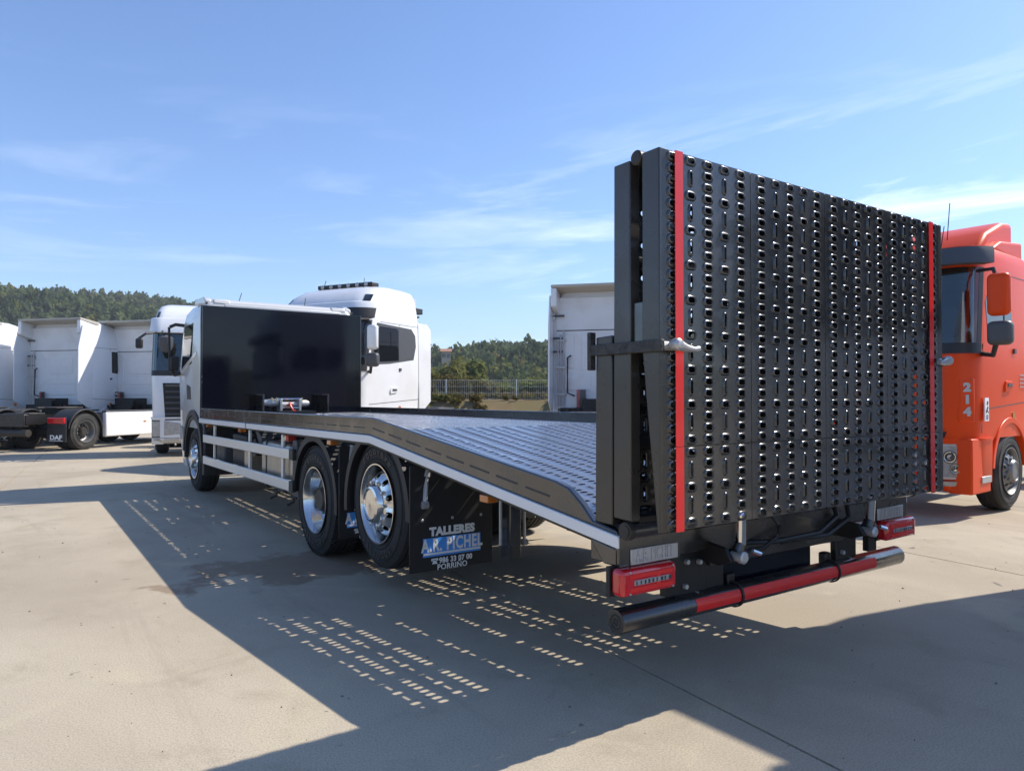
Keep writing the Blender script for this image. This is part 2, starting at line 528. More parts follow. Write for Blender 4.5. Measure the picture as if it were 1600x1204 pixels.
def plate_mesh(name, rows, h=0.0075, open_=(0.0215, 0.0118)):
    mb = MB()
    cw = 0.115
    m0 = (PW - 5 * cw) / 2
    n = 16
    L = rows * PITCH

    def cell(x0, x1, y0, y1, a, b, ha, hb):
        cx, cy = (x0 + x1) / 2, (y0 + y1) / 2
        rr = rect_ring(x0, x1, y0, y1, n)
        # put the four true corners in by snapping the nearest ring points
        vs = []
        rings = []
        for (aa, bb, z) in ((a, b, 0), (a - 0.003, b - 0.003, h * 0.55), (a - 0.0075, b - 0.0065, h), (ha + 0.001, hb + 0.001, h * 0.96), (ha, hb, h * 0.25)):
            rings.append([(cx + p[0], cy + p[1], z) for p in stadium(aa, bb, n)])
        for rg in rings: vs += rg
        fs = []
        for i in range(len(rings) - 1):
            for k in range(n):
                fs.append((i * n + k, i * n + (k + 1) % n, (i + 1) * n + (k + 1) % n, (i + 1) * n + k))
        o = len(vs)
        vs += [(x0, y0, 0), (x1, y0, 0), (x1, y1, 0), (x0, y1, 0)]
        # corners: quadrant fans. stadium points k: quadrant 0 (0..n/4-1) is +x+y
        q = n // 4
        corner = {0: o + 2, 1: o + 3, 2: o, 3: o + 1}
        for qd in range(4):
            for k in range(qd * q, qd * q + q - 1):
                fs.append((corner[qd], k + 1, k))
            k = qd * q + q - 1
            fs.append((corner[qd], corner[(qd + 1) % 4], (k + 1) % n, k))
        mb.add(vs, fs)

    for c in range(5):
        x0 = m0 + c * cw; x1 = x0 + cw
        if c % 2 == 0:
            for r in range(rows):
                cell(x0, x1, r * PITCH, (r + 1) * PITCH, 0.0385, 0.0232, *open_)
        else:
            r = 0
            while r < rows:
                cell(x0, x1, r * PITCH, (r + 1) * PITCH, 0.0385, 0.0232, *open_); r += 1
                if r + 2 <= rows:
                    cell(x0, x1, r * PITCH, (r + 2) * PITCH, 0.0165, 0.0405, 0.0066, 0.0285); r += 2
    for x0, x1 in ((0.0018, m0), (PW - m0, PW - 0.0018)):
        mb.add([(x0, 0, 0), (x1, 0, 0), (x1, L, 0), (x0, L, 0)], [(0, 1, 2, 3)])
    return mb


# ------------------------------------------------------------------ ground
ground = MB().add([(-1150, -1150, 0), (1150, -1150, 0), (1150, 1150, 0), (-1150, 1150, 0)], [(0, 1, 2, 3)]).build('ground', 'dry_earth', loc=(0, 0, -0.06))
ground['kind'] = 'structure'
slab_me = None
GA = R(-5.6)
SW, SL = 4.03, 12.0
for i in range(-6, 11):
    for j in range(-2, 4):
        u, w = i * SW, j * SL
        x = -1.06 + u * math.cos(GA) - w * math.sin(GA)
        y = -2.75 + u * math.sin(GA) + w * math.cos(GA)
        if slab_me is None:
            slab_me = MB().box(0.008, SW - 0.008, 0.008, SL - 0.008, -0.045, 0).mesh('concrete_slab', 'concrete')
        o = link('concrete_slab', slab_me, ground, loc=(x, y, 0.06), rot=(0, 0, GA))


def build_grit():
    rng = np.random.default_rng(3)
    n = 900
    P = np.stack([rng.uniform(-7, 6, n), rng.uniform(-2, 12, n)], 1)
    V = np.empty((n, 4, 3))
    for k in range(n):
        r = 0.003 + 0.009 * rng.random() ** 3
        a = rng.uniform(0, 6.28, 4) * 0.25 + np.arange(4) * 1.57
        V[k, :, 0] = P[k, 0] + r * np.cos(a) * rng.uniform(0.6, 1.3, 4); V[k, :, 1] = P[k, 1] + r * np.sin(a) * rng.uniform(0.6, 1.3, 4)
        V[k, :, 2] = 0.001 + rng.uniform(0.1, 0.9, 4) * r
    mb = MB()
    for k in range(n):
        c = V[k].mean(0); c[2] = V[k, :, 2].max() + 0.002
        lo = V[k].copy(); lo[:, 2] = 0.0005
        mb.add([tuple(p) for p in lo] + [tuple(c)], [(0, 1, 4), (1, 2, 4), (2, 3, 4), (3, 0, 4)])
    o = mb.build('gravel', 'grit', smooth=0)
    o['kind'] = 'stuff'; o['label'] = 'scattered grit on the concrete yard'


build_grit()


def terrain_height(x, y):
    dx, dy = x - cam.location.x, y - cam.location.y
    r = np.hypot(dx, dy)
    a = np.degrees(np.arctan2(dx, dy)) - 34.653
    u = 800 + 1125 * np.tan(np.radians(np.clip(a, -65, 65)))
    el = np.interp(u, [-900, -200, 0, 60, 150, 300, 420, 560, 690, 730, 770, 815, 860, 950, 1100, 1300, 1600, 2400],
                   [.13, .155, .148, .145, .138, .132, .122, .086, .065, .069, .074, .071, .065, .07, .085, .09, .1, .12])
    ridge = np.interp(u, [-200, 300, 560, 700, 900], [430, 470, 520, 420, 420])
    base = np.interp(r, [30, 36.2, 37.6, 46, 70, 95], [-0.5, -0.3, 1.3, 1.45, 0.2, -1.0])
    base = np.where((u > 560) & (u < 1250), base, np.interp(r, [30, 95], [-0.5, -1.0]))
    t = np.clip((r - 85) / (ridge - 85), 0, 1)
    s = t ** 1.25
    h = (el * np.cos(np.radians(np.clip(a, -65, 65))) - 0.008) * ridge * s
    back = np.clip((r - ridge) / 400, 0, 1)
    h = h * (1 - 0.75 * back)
    bumps = 5.5 * np.sin(x * 0.021 + 1.3) * np.cos(y * 0.017) + 3.0 * np.sin(x * 0.05 + y * 0.043)
    return base * np.clip((110 - r) / 20, 0, 1) - 1.0 * np.clip((r - 90) / 20, 0, 1) + h + bumps * np.clip((r - 120) / 150, 0, 1)


def build_hill():
    az = np.radians(np.linspace(-180, 180, 481) + 34.653)
    rr = np.concatenate([np.linspace(31, 48, 14), np.geomspace(51, 1100, 62)])
    A, RR = np.meshgrid(az, rr)
    X = cam.location.x + RR * np.sin(A); Y = cam.location.y + RR * np.cos(A)
    Z = terrain_height(X, Y)
    na, nr = len(az), len(rr)
    vs = np.stack([X, Y, Z], -1).reshape(-1, 3)
    fs = []
    for i in range(nr - 1):
        for j in range(na - 1):
            fs.append((i * na + j, (i + 1) * na + j, (i + 1) * na + j + 1, i * na + j + 1))
    mb = MB(); mb.v = [tuple(p) for p in vs]; mb.f = fs
    mb.m = [0 if rr[f[0] // na] < 62 else 1 for f in fs]
    o = mb.build('hill', ['dry_earth', 'forest_floor'], fix=False, smooth=60)
    o['kind'] = 'structure'


build_hill()


def leaf_cloud(n, lump, size, seed, squash=1.0, base=0.12, up=0.4):
    """n leaf-clump quads spread over uneven lobes of a unit crown -> verts (n*4,3)"""
    rng = np.random.default_rng(seed)
    lobes = rng.normal(size=(lump, 3)); lobes /= np.linalg.norm(lobes, axis=1)[:, None]
    lobes *= rng.uniform(0.15, 0.62, (lump, 1)); lobes[:, 2] *= squash
    lr = rng.uniform(0.28, 0.52, lump)
    which = rng.integers(0, lump, n)
    d = rng.normal(size=(n, 3)); d /= np.linalg.norm(d, axis=1)[:, None]
    c = lobes[which] + d * (lr[which] * rng.uniform(0.55, 1.08, n))[:, None]
    c[:, 2] = c[:, 2] * 1.0
    nrm = d + rng.normal(scale=0.55, size=(n, 3)); nrm[:, 2] += up
    nrm /= np.linalg.norm(nrm, axis=1)[:, None]
    t = np.cross(nrm, rng.normal(size=(n, 3))); t /= np.linalg.norm(t, axis=1)[:, None]
    b = np.cross(nrm, t)
    s = (size * rng.uniform(0.55, 1.35, n))[:, None]
    q = np.stack([c - t * s - b * s * 0.7, c + t * s * 0.9 - b * s, c + t * s + b * s * 0.8, c - t * s * 0.8 + b * s], 1)
    return q.reshape(-1, 3)


def quads_object(name, V, mat, mids=None):
    n = len(V) // 4
    me = bpy.data.meshes.new(name)
    me.vertices.add(len(V)); me.vertices.foreach_set('co', V.astype(np.float32).ravel())
    me.loops.add(len(V)); me.loops.foreach_set('vertex_index', np.arange(len(V), dtype=np.int32))
    me.polygons.add(n)
    me.polygons.foreach_set('loop_start', np.arange(0, len(V), 4, dtype=np.int32))
    me.polygons.foreach_set('loop_total', np.full(n, 4, dtype=np.int32))
    for m in (mat if isinstance(mat, list) else [mat]): me.materials.append(MATS[m])
    if mids is not None: me.polygons.foreach_set('material_index', mids.astype(np.int32))
    me.update(calc_edges=True)
    o = bpy.data.objects.new(name, me)
    COL.objects.link(o)
    return o


def build_forest():
    rng = np.random.default_rng(5)
    variants = [leaf_cloud(76, 8, 0.19, 100 + i, 1.0) for i in range(6)]
    coarse = [leaf_cloud(34, 8, 0.29, 100 + i, 1.0) for i in range(6)]
    parts, mids = [], []
    cx, cy = cam.location.x, cam.location.y
    N = 20500
    rad = np.sqrt(rng.uniform(110 ** 2, 560 ** 2, N))
    ang = rng.uniform(-64, 36, N)
    for k in range(N):
        r, a = rad[k], ang[k]
        u = 800 + 1125 * math.tan(R(a))
        near = -80 < u < 340 or 640 < u < 920
        x = cx + r * math.sin(R(a + 34.653)); y = cy + r * math.cos(R(a + 34.653))
        z = float(terrain_height(np.array(x), np.array(y)))
        w = rng.uniform(1.4, 2.7); hgt = w * rng.uniform(1.0, 1.9)
        if u > 600 and r < 160: w *= 0.62; hgt *= 0.5
        V = (variants if near else coarse)[int(rng.integers(0, 6))]
        th = rng.uniform(0, 6.283); c, s = math.cos(th), math.sin(th)
        P = np.empty_like(V)
        P[:, 0] = x + (V[:, 0] * c - V[:, 1] * s) * w
        P[:, 1] = y + (V[:, 0] * s + V[:, 1] * c) * w
        P[:, 2] = z + hgt * 0.75 + V[:, 2] * hgt
        parts.append(P)
        mids.append(np.full(len(V) // 4, 1 if (r < 190 and rng.random() < 0.55) or rng.random() < 0.10 else 0))
    o = quads_object('forest', np.concatenate(parts), ['pine_leaves', 'oak_leaves'], np.concatenate(mids))
    o['kind'] = 'stuff'
    o['label'] = 'dark green pine and oak wood covering the hills'


build_forest()


# ------------------------------------------------------------------ air
def build_haze():
    m = bpy.data.materials.new('haze'); m.use_nodes = True
    N, L = m.node_tree.nodes, m.node_tree.links
    N.clear()
    o = N.new('ShaderNodeOutputMaterial'); v = N.new('ShaderNodeVolumePrincipled')
    v.inputs['Color'].default_value = (0.86, 0.92, 1.0, 1)
    v.inputs['Density'].default_value = HAZE
    L.new(v.outputs[0], o.inputs['Volume'])
    MATS['haze'] = m
    h = MB().box(-1200, 1200, -1200, 1200, -2.0, 130).build('haze', 'haze', smooth=0)
    h['kind'] = 'stuff'


HAZE = 0.00035
build_haze()


# ------------------------------------------------------------------ fence, bank plants, houses
def cam_point(u, D, z=0.0):
    """world point that lies D metres in front of the camera, (u-800)/1125.6 to its right"""
    y = R(34.653)
    f = Vector((math.sin(y), math.cos(y), 0)); r = Vector((math.cos(y), -math.sin(y), 0))
    p = Vector((cam.location.x, cam.location.y, 0)) + f * D + r * ((u - 800) / 1125.6 * D)
    p.z = z
    return p


def build_fence():
    root = thing('mesh_fence', 'pale grey wire mesh fence with slim posts on the earth bank before the wooded hill', 'fence', cam_point(752, 38, 1.35), -34.653)
    sp = 3.71
    post = MB().box(-0.03, 0.03, -0.03, 0.03, -0.45, 1.05).mesh('post', 'fence_paint')
    for k in range(-5, 6):
        link('post', post, root, loc=(sp * (k + 0.5), 0, 0.0))
    mb = MB()
    n = 38
    for i in range(1, n):
        x = -sp / 2 + sp * i / n
        mb.box(x - 0.0045, x + 0.0045, -0.0045, 0.0045, 0.0, 1.02)
    for z in (0.02, 0.34, 0.66, 1.0):
        mb.box(-sp / 2 + 0.03, sp / 2 - 0.03, 0.006, 0.016, z - 0.006, z + 0.006)
    me = mb.mesh('mesh_panel', 'fence_paint', smooth=0)
    for k in range(-5, 5):
        link('mesh_panel', me, root, loc=(sp * (k + 1), 0.0, 0.0))


build_fence()


def plant(name, label, cat, group, loc, w, h, mat, n, leaf, seed, lump=9, trunk=True):
    root = thing(name, label, cat, loc, 0, group)
    V = leaf_cloud(n, lump, leaf, seed, 1.0, up=0.5)
    V = V * np.array([w, w, h * 0.55]); V[:, 2] += h * 0.5
    o = quads_object('crown' if trunk else 'foliage', V, mat)
    o.parent = root
    if trunk:
        mb = MB()
        mb.tube([(0, 0, -0.4), (0.04, 0.02, h * 0.3), (0.0, 0.05, h * 0.6)], [0.07 * h / 3, 0.05 * h / 3, 0.02 * h / 3], 6)
        mb.tube([(0.04, 0.02, h * 0.3), (w * 0.4, 0.1, h * 0.6)], [0.03 * h / 3, 0.012 * h / 3], 5)
        mb.build('trunk', 'trunk', root)
    return root


BUSHES = [(700, 42, 1.0, 1.9, 'tall yellow green bush just left of the first fence post'), (722, 41, 0.9, 1.5, 'yellowing bramble bush behind the fence, second from the white cab'),
          (744, 43, 1.2, 1.7, 'broad olive bush behind the middle of the fence panel'), (768, 44, 1.1, 1.2, 'low brown bramble bush left of the thin fence post'),
          (790, 45, 1.2, 1.1, 'low green bush right of the ochre brambles behind the fence'), (826, 46, 1.5, 1.5, 'green bush behind the fence right of the thin post'),
          (850, 45, 1.4, 1.6, 'dark bush behind the fence beside the grey backed cab'), (676, 44, 1.2, 1.7, 'ochre bush half hidden by the white cab side'),
          (880, 47, 1.6, 1.5, 'green bush hidden behind the grey backed cab')]
for i, (u, D, w, h, lab) in enumerate(BUSHES):
    p = cam_point(u, D, 1.25)
    plant('bush', lab, 'bush', 'bushes behind the mesh fence', p, w, h, 'bramble_leaves' if i not in (4, 5, 6, 8) else 'oak_leaves', 1500, 0.055, 40 + i, trunk=False)
def build_undergrowth():
    rng = np.random.default_rng(21)
    base = [leaf_cloud(70, 6, 0.16, 300 + i, 0.7) for i in range(4)]
    parts = []
    for k in range(520):
        u = 650 + 340 * rng.random() ** 1.5; D = rng.uniform(36.3, 47)
        p = cam_point(u, D)
        if D < 38.6 and rng.random() < (0.2 if u < 740 else 0.7): continue
        z = float(terrain_height(np.array(p.x), np.array(p.y)))
        w = rng.uniform(0.25, 0.6)
        parts.append(base[k % 4] * np.array([w, w, w * 0.8]) + np.array([p.x, p.y, z + 0.12]))
    o = quads_object('undergrowth', np.concatenate(parts), 'bramble_leaves')
    o['kind'] = 'stuff'; o['label'] = 'yellowing brambles and weeds on the earth bank under the fence'


build_undergrowth()
TREES = [(700, 70, 2.6, 5.2, 'broad green tree behind the ochre bushes, nearest the white cab'), (735, 78, 3.0, 6.2, 'tall light green tree standing mid way along the fence'),
         (760, 84, 2.6, 4.6, 'round olive tree right of the tall light green one'), (795, 82, 3.0, 4.4, 'low wide tree behind the thin fence post'),
         (838, 80, 3.0, 4.6, 'dark green tree just left of the grey backed cab'), (668, 75, 3.0, 5.5, 'green tree half covered by the white cab side'), (880, 84, 3.2, 5.0, 'green tree hidden behind the grey backed cab')]
for i, (u, D, w, h, lab) in enumerate(TREES):
    p = cam_point(u, D); p.z = float(terrain_height(np.array(p.x), np.array(p.y))) - 0.2
    plant('tree', lab, 'tree', 'trees beyond the fence', p, w, h, 'oak_leaves', 2600, 0.055, 70 + i)


def house(u, D, z, w, d, h, rot, label, pitch=0.9, roof=True):
    p = cam_point(u, D, z)
    root = thing('house', label, 'house', p, rot)
    MB().box(-w / 2, w / 2, -d / 2, d / 2, -2, h).build('wall', 'house_wall', root)
    MB().prism([(-d / 2 - 0.4, h), (d / 2 + 0.4, h), (0, h + pitch)], 'x', -w / 2 - 0.4, w / 2 + 0.4).build('roof', 'roof_tile', root)
    for x in (-w * 0.25, w * 0.25):
        f = MB().box(x - 0.5, x + 0.5, -d / 2 - 0.05, -d / 2 + 0.02, h * 0.4, h * 0.8).build('window', 'dark_glass', root)
    return root


house(697, 210, 11.6, 2.6, 3, 3.0, -30, 'small ochre house among the trees above the white cab side')
house(787, 215, 7.5, 4.2, 4, 1.0, -20, 'low house with a faded terracotta roof behind the fence', 1.6)

# ------------------------------------------------------------------ wheels
TYRE_PROF = [(0.10, 0.295), (0.02, 0.300), (0.006, 0.33), (0.0, 0.40), (0.008, 0.452), (0.03, 0.487), (0.06, 0.500), (0.065, 0.488), (0.077, 0.488), (0.08, 0.503), (0.115, 0.505), (0.119, 0.492), (0.131, 0.492), (0.135, 0.506),
             (0.165, 0.506), (0.169, 0.492), (0.181, 0.492), (0.185, 0.505), (0.22, 0.503), (0.223, 0.488), (0.235, 0.488), (0.24, 0.500), (0.27, 0.487), (0.292, 0.452), (0.30, 0.40), (0.294, 0.33), (0.28, 0.30)]
WHEEL_CACHE = {}


def wheel_meshes(kind, rimmat, tyremat):
    key = (kind, rimmat, tyremat)
    if key in WHEEL_CACHE: return WHEEL_CACHE[key]
    tyre = MB().lathe(TYRE_PROF, n=56, closed=True)
    # raised sidewall ribs
    for rr in (0.345, 0.44):
        tyre.lathe([(0.004, rr - 0.004), (-0.002, rr), (0.004, rr + 0.004)], n=56, caps=False)
    if kind == 'drive':        # block tread: cross bars round the outer shoulder
        for k in range(64):
            a = 2 * math.pi * k / 64
            tyre.obox((0.045, 0.494 * math.cos(a), 0.494 * math.sin(a)), (0.055, 0.028, 0.016), (a - math.pi / 2, 0, 0))
            tyre.obox((0.255, 0.494 * math.cos(a), 0.494 * math.sin(a)), (0.055, 0.028, 0.016), (a - math.pi / 2, 0, 0))
    t_me = tyre.mesh('wheel', tyremat, smooth=30)
    rim = MB(); hub = MB(); nuts = MB()
    if kind == 'drive':        # deep dish outer wheel of a pair
        rim.lathe([(0.03, 0.290), (-0.004, 0.306), (-0.004, 0.296), (0.012, 0.286), (0.05, 0.272), (0.13, 0.262), (0.15, 0.25), (0.163, 0.222)], n=48, caps=False)
        hub.lathe([(0.162, 0.224), (0.172, 0.19), (0.178, 0.14), (0.178, 0.0)], n=40, caps=False)
        hub.lathe([(0.175, 0.13), (0.10, 0.125), (0.06, 0.105), (0.045, 0.095), (0.045, 0.0)], n=32)
        for k in range(10):
            a = 2 * math.pi * (k + .5) / 10
            nuts.lathe([(0.17, 0.018), (0.115, 0.018), (0.11, 0.012), (0.11, 0.0)], (0, 0.168 * math.cos(a), 0.168 * math.sin(a)), n=8)
            hub.lathe([(0.172, 0.024), (0.168, 0.024), (0.168, 0.0)], (0, 0.226 * math.cos(a), 0.226 * math.sin(a)), n=10, m=1)
    else:                      # steering wheel with a domed disc, ten hand holes and a hub cap
        rim.lathe([(0.03, 0.290), (-0.006, 0.307), (-0.006, 0.297), (0.012, 0.286), (0.05, 0.274), (0.10, 0.268), (0.105, 0.262), (0.06, 0.2485)], n=60, caps=False)
        n, hr = 10, 0.026
        r0, r1 = 0.155, 0.2485
        # disc cone with real holes: each sector is a cell mapped to polar coordinates
        def P(r, a, dz=0.0):
            t = (r - r0) / (r1 - r0)
            x = -0.012 + 0.072 * t ** 2.0 + dz
            return (x, r * math.cos(a), r * math.sin(a))
        M = 16
        for k in range(n):
            a0 = 2 * math.pi * k / n; da = 2 * math.pi / n; ac = a0 + da / 2; rc = 0.207
            cor = [P(r1, a0 + da), P(r0, a0 + da), P(r0, a0), P(r1, a0)]
            hole, deep = [], []
            for q in range(M):
                t = 2 * math.pi * (q + .5) / M
                rr = rc + hr * math.cos(t); aa = ac + hr * 0.9 * math.sin(t) / rc
                hole.append(P(rr, aa)); deep.append(P(rr, aa, 0.03))
            mid0, mid1 = P(r0, ac), P(r1, ac)
            vs = hole + deep + cor + [mid0, mid1]
            fs = [(q, (q + 1) % M, M + (q + 1) % M, M + q) for q in range(M)]
            q4 = M // 4
            o = 2 * M
            cid = {0: o, 1: o + 1, 2: o + 2, 3: o + 3}
            for qd in range(4):
                for q in range(qd * q4, qd * q4 + q4 - 1): fs.append((cid[qd], q + 1, q))
            last = lambda qd: qd * q4 + q4 - 1
            fs.append((cid[0], cid[1], (last(0) + 1) % M, last(0)))
            fs.append((cid[1], o + 4, (last(1) + 1) % M, last(1))); fs.append((o + 4, cid[2], (last(1) + 1) % M))
            fs.append((cid[2], cid[3], (last(2) + 1) % M, last(2)))
            fs.append((cid[3], o + 5, (last(3) + 1) % M, last(3))); fs.append((o + 5, cid[0], (last(3) + 1) % M))
            rim.add(vs, fs)
        hub.lathe([(0.02, 0.158), (-0.012, 0.156), (-0.03, 0.150), (-0.055, 0.135), (-0.06, 0.118), (-0.05, 0.110), (-0.048, 0.05), (-0.052, 0.0)], n=36)
        hub.lathe([(0.085, 0.266), (0.085, 0.0)], n=24, m=1)
        for k in range(10):
            a = 2 * math.pi * k / 10
            nuts.lathe([(0.0, 0.014), (-0.028, 0.014), (-0.032, 0.008), (-0.032, 0.0)], (0, 0.166 * math.cos(a), 0.166 * math.sin(a)), n=8)
    lt = MB()
    if tyremat == 'rubber':
        word = 'GOODYEAR'
        for rep_ in (0, 1):
            for i, chh in enumerate(word):
                tm = text_mesh(chh, 0.052, 0.0025, 0.0025, 'grease', 1.5)
                a = R(90 + 180 * rep_ + (i - 3.5) * 10.5 * -1)
                # the outer face looks towards -x: seen from there, -y is on the right
                M4 = Matrix.Translation((-0.0015, 0.392 * math.cos(math.pi - a) , 0.392 * math.sin(a))) @ Matrix.Rotation(math.pi / 2 - a, 4, 'X').inverted() @ Matrix(((0, 0, -1, 0), (-1, 0, 0, 0), (0, 1, 0, 0), (0, 0, 0, 1)))
                tm.transform(M4)
                lt.add([v.co[:] for v in tm.vertices], [p.vertices[:] for p in tm.polygons])
                bpy.data.meshes.remove(tm)
    l_me = lt.mesh('lettering', 'grease', smooth=0) if lt.v else None
    r_me = rim.mesh('rim', rimmat, smooth=40, fix=True)
    hm = 'steel_rim' if kind == 'drive' else rimmat
    h_me = hub.mesh('hub', ['grease' if kind == 'drive' else hm, 'black_frame'], smooth=40)
    n_me = nuts.mesh('wheel_nuts', hm)
    WHEEL_CACHE[key] = (t_me, r_me, h_me, n_me, l_me)
    return WHEEL_CACHE[key]


def wheel(parent, x, y, z, side, kind='steer', rimmat='polished_rim', tyremat='rubber'):
    """side -1: outer face towards -x"""
    t, r, h, n, lt = wheel_meshes(kind, rimmat, tyremat)
    w = link('wheel', t, parent, loc=(x, y, z), rot=(0, 0, 0 if side < 0 else math.pi))
    link('rim', r, w); link('hub', h, w)
    s = link('wheel_nuts', n, w); s['kind'] = 'stuff'
    if lt: link('lettering', lt, w)['kind'] = 'stuff'
    return w


# ------------------------------------------------------------------ cabs
def ring_pts(z, yb, yf, hw, rf, rb, k=4):
    pts = []
    for (cx, cy, r, a0) in ((hw - rf, yf - rf, rf, 0), (-hw + rf, yf - rf, rf, 90), (-hw + rb, yb + rb, rb, 180), (hw - rb, yb + rb, rb, 270)):
        for i in range(k + 1):
            a = R(a0 + 90 * i / k)
            pts.append((cx + r * math.cos(a), cy + r * math.sin(a), z))
    return pts


class Cab:
    def __init__(self, rings):
        self.rings = rings

    def at(self, z, i):
        return float(np.interp(z, [q[0] for q in self.rings], [q[i] for q in self.rings]))

    def shell(self, name, mat, parent, opening=None):
        mb = MB()
        n = None
        rows = []
        for q in self.rings:
            p = ring_pts(*q); n = len(p)
            rows.append(len(mb.v)); mb.v.extend(p)
        for i in range(len(rows) - 1):
            zm = (self.rings[i][0] + self.rings[i + 1][0]) / 2
            for k in range(n):
                if opening and opening[0] < zm < opening[1] and 2 <= k <= 6: continue
                mb.f.append((rows[i] + k, rows[i] + (k + 1) % n, rows[i + 1] + (k + 1) % n, rows[i + 1] + k)); mb.m.append(0)
        mb.f.append(tuple(range(rows[0], rows[0] + n))); mb.m.append(0)
        mb.f.append(tuple(range(rows[-1], rows[-1] + n))); mb.m.append(0)
        return mb.build(name, mat, parent, smooth=38)

    def side(self, poly, s, name, mat, parent, off=0.004, th=0.02, bev=0.0):
        """panel on the side wall: poly of (y, z)"""
        mb = MB(); n = len(poly)
        o = [(s * (self.at(z, 3) + off), y, z) for y, z in poly]
        i = [(s * (self.at(z, 3) - th), y, z) for y, z in poly]
        mb.add(o + i, [tuple(range(n)), tuple(range(2 * n - 1, n - 1, -1))] + [(k, (k + 1) % n, n + (k + 1) % n, n + k) for k in range(n)])
        return mb.build(name, mat, parent, bev)

    def front(self, poly, name, mat, parent, off=0.004, th=0.02, bev=0.0):
        mb = MB(); n = len(poly)
        o = [(x, self.at(z, 2) + off, z) for x, z in poly]
        i = [(x, self.at(z, 2) - th, z) for x, z in poly]
        mb.add(o + i, [tuple(range(n)), tuple(range(2 * n - 1, n - 1, -1))] + [(k, (k + 1) % n, n + (k + 1) % n, n + k) for k in range(n)])
        return mb.build(name, mat, parent, bev)

    def wrap(self, z0, z1, a0, a1, name, mat, parent, off=0.006, k=8, th=0.03, inset=None):
        """a band that follows the front of the cab round both corners: from side depth a0 (distance back along each side) ; used for windscreens, visors, bumpers"""
        def path(z, extra):
            q = [float(np.interp(z, [p[0] for p in self.rings], [p[j] for p in self.rings])) for j in range(6)]
            yb, yf, hw, rf = q[1], q[2] + extra, q[3] + extra, q[4] + extra
            pts = []
            pts.append((hw, yf - rf - a0, z)) if a0 > 0 else None
            for i in range(k + 1):
                a = R(90 * i / k)
                pts.append((hw - rf + rf * math.cos(a), yf - rf + rf * math.sin(a), z))
            for i in range(k + 1):
                a = R(90 + 90 * i / k)
                pts.append((-hw + rf + rf * math.cos(a), yf - rf + rf * math.sin(a), z))
            pts.append((-hw, yf - rf - a1, z)) if a1 > 0 else None
            if a0 < 0:
                c = int(round(-a0)); pts = pts[c:]
            if a1 < 0:
                c = int(round(-a1)); pts = pts[:len(pts) - c]
            return pts
        mb = MB()
        zs = [z0, z1]
        for q in self.rings:
            if z0 + 0.01 < q[0] < z1 - 0.01: zs.append(q[0])
        zs.sort()
        rows = []
        for ex in (off, -th):
            for z in zs: rows.append(path(z, ex))
        n = len(rows[0]); m = len(zs)
        for rw in rows: mb.v.extend(rw)
        F = []
        for i in range(m - 1):
            for j in range(n - 1):
                F.append((i * n + j, i * n + j + 1, (i + 1) * n + j + 1, (i + 1) * n + j))
                o = m * n
                F.append((o + i * n + j, o + (i + 1) * n + j, o + (i + 1) * n + j + 1, o + i * n + j + 1))
        o = m * n
        for j in range(n - 1):
            F.append((j, o + j, o + j + 1, j + 1))
            t = (m - 1) * n
            F.append((t + j, t + j + 1, o + t + j + 1, o + t + j))
        for i in range(m - 1):
            for j in (0, n - 1):
                F.append((i * n + j, (i + 1) * n + j, o + (i + 1) * n + j, o + i * n + j))
        mb.f = F; mb.m = [0] * len(F)
        return mb.build(name, mat, parent, smooth=50)


HIGH = [(0.95, -0.85, 1.36, 1.215, 0.26, 0.05), (1.85, -0.85, 1.37, 1.245, 0.28, 0.06), (3.10, -0.85, 1.16, 1.215, 0.30, 0.06), (3.28, -0.85, 1.06, 1.19, 0.32, 0.08),
        (3.55, -0.85, 0.72, 1.13, 0.34, 0.10), (3.78, -0.82, 0.35, 1.04, 0.34, 0.12), (3.86, -0.76, 0.15, 0.92, 0.32, 0.16), (3.88, -0.70, 0.02, 0.82, 0.3, 0.16)]
ROUND = [(0.95, -0.85, 1.36, 1.215, 0.30, 0.05), (1.85, -0.85, 1.37, 1.245, 0.34, 0.06), (3.10, -0.85, 1.14, 1.225, 0.36, 0.06), (3.40, -0.85, 1.02, 1.20, 0.38, 0.10),
         (3.64, -0.85, 0.80, 1.15, 0.42, 0.10), (3.77, -0.83, 0.58, 1.09, 0.44, 0.13), (3.83, -0.77, 0.38, 0.98, 0.42, 0.18), (3.85, -0.68, 0.2, 0.86, 0.4, 0.2)]


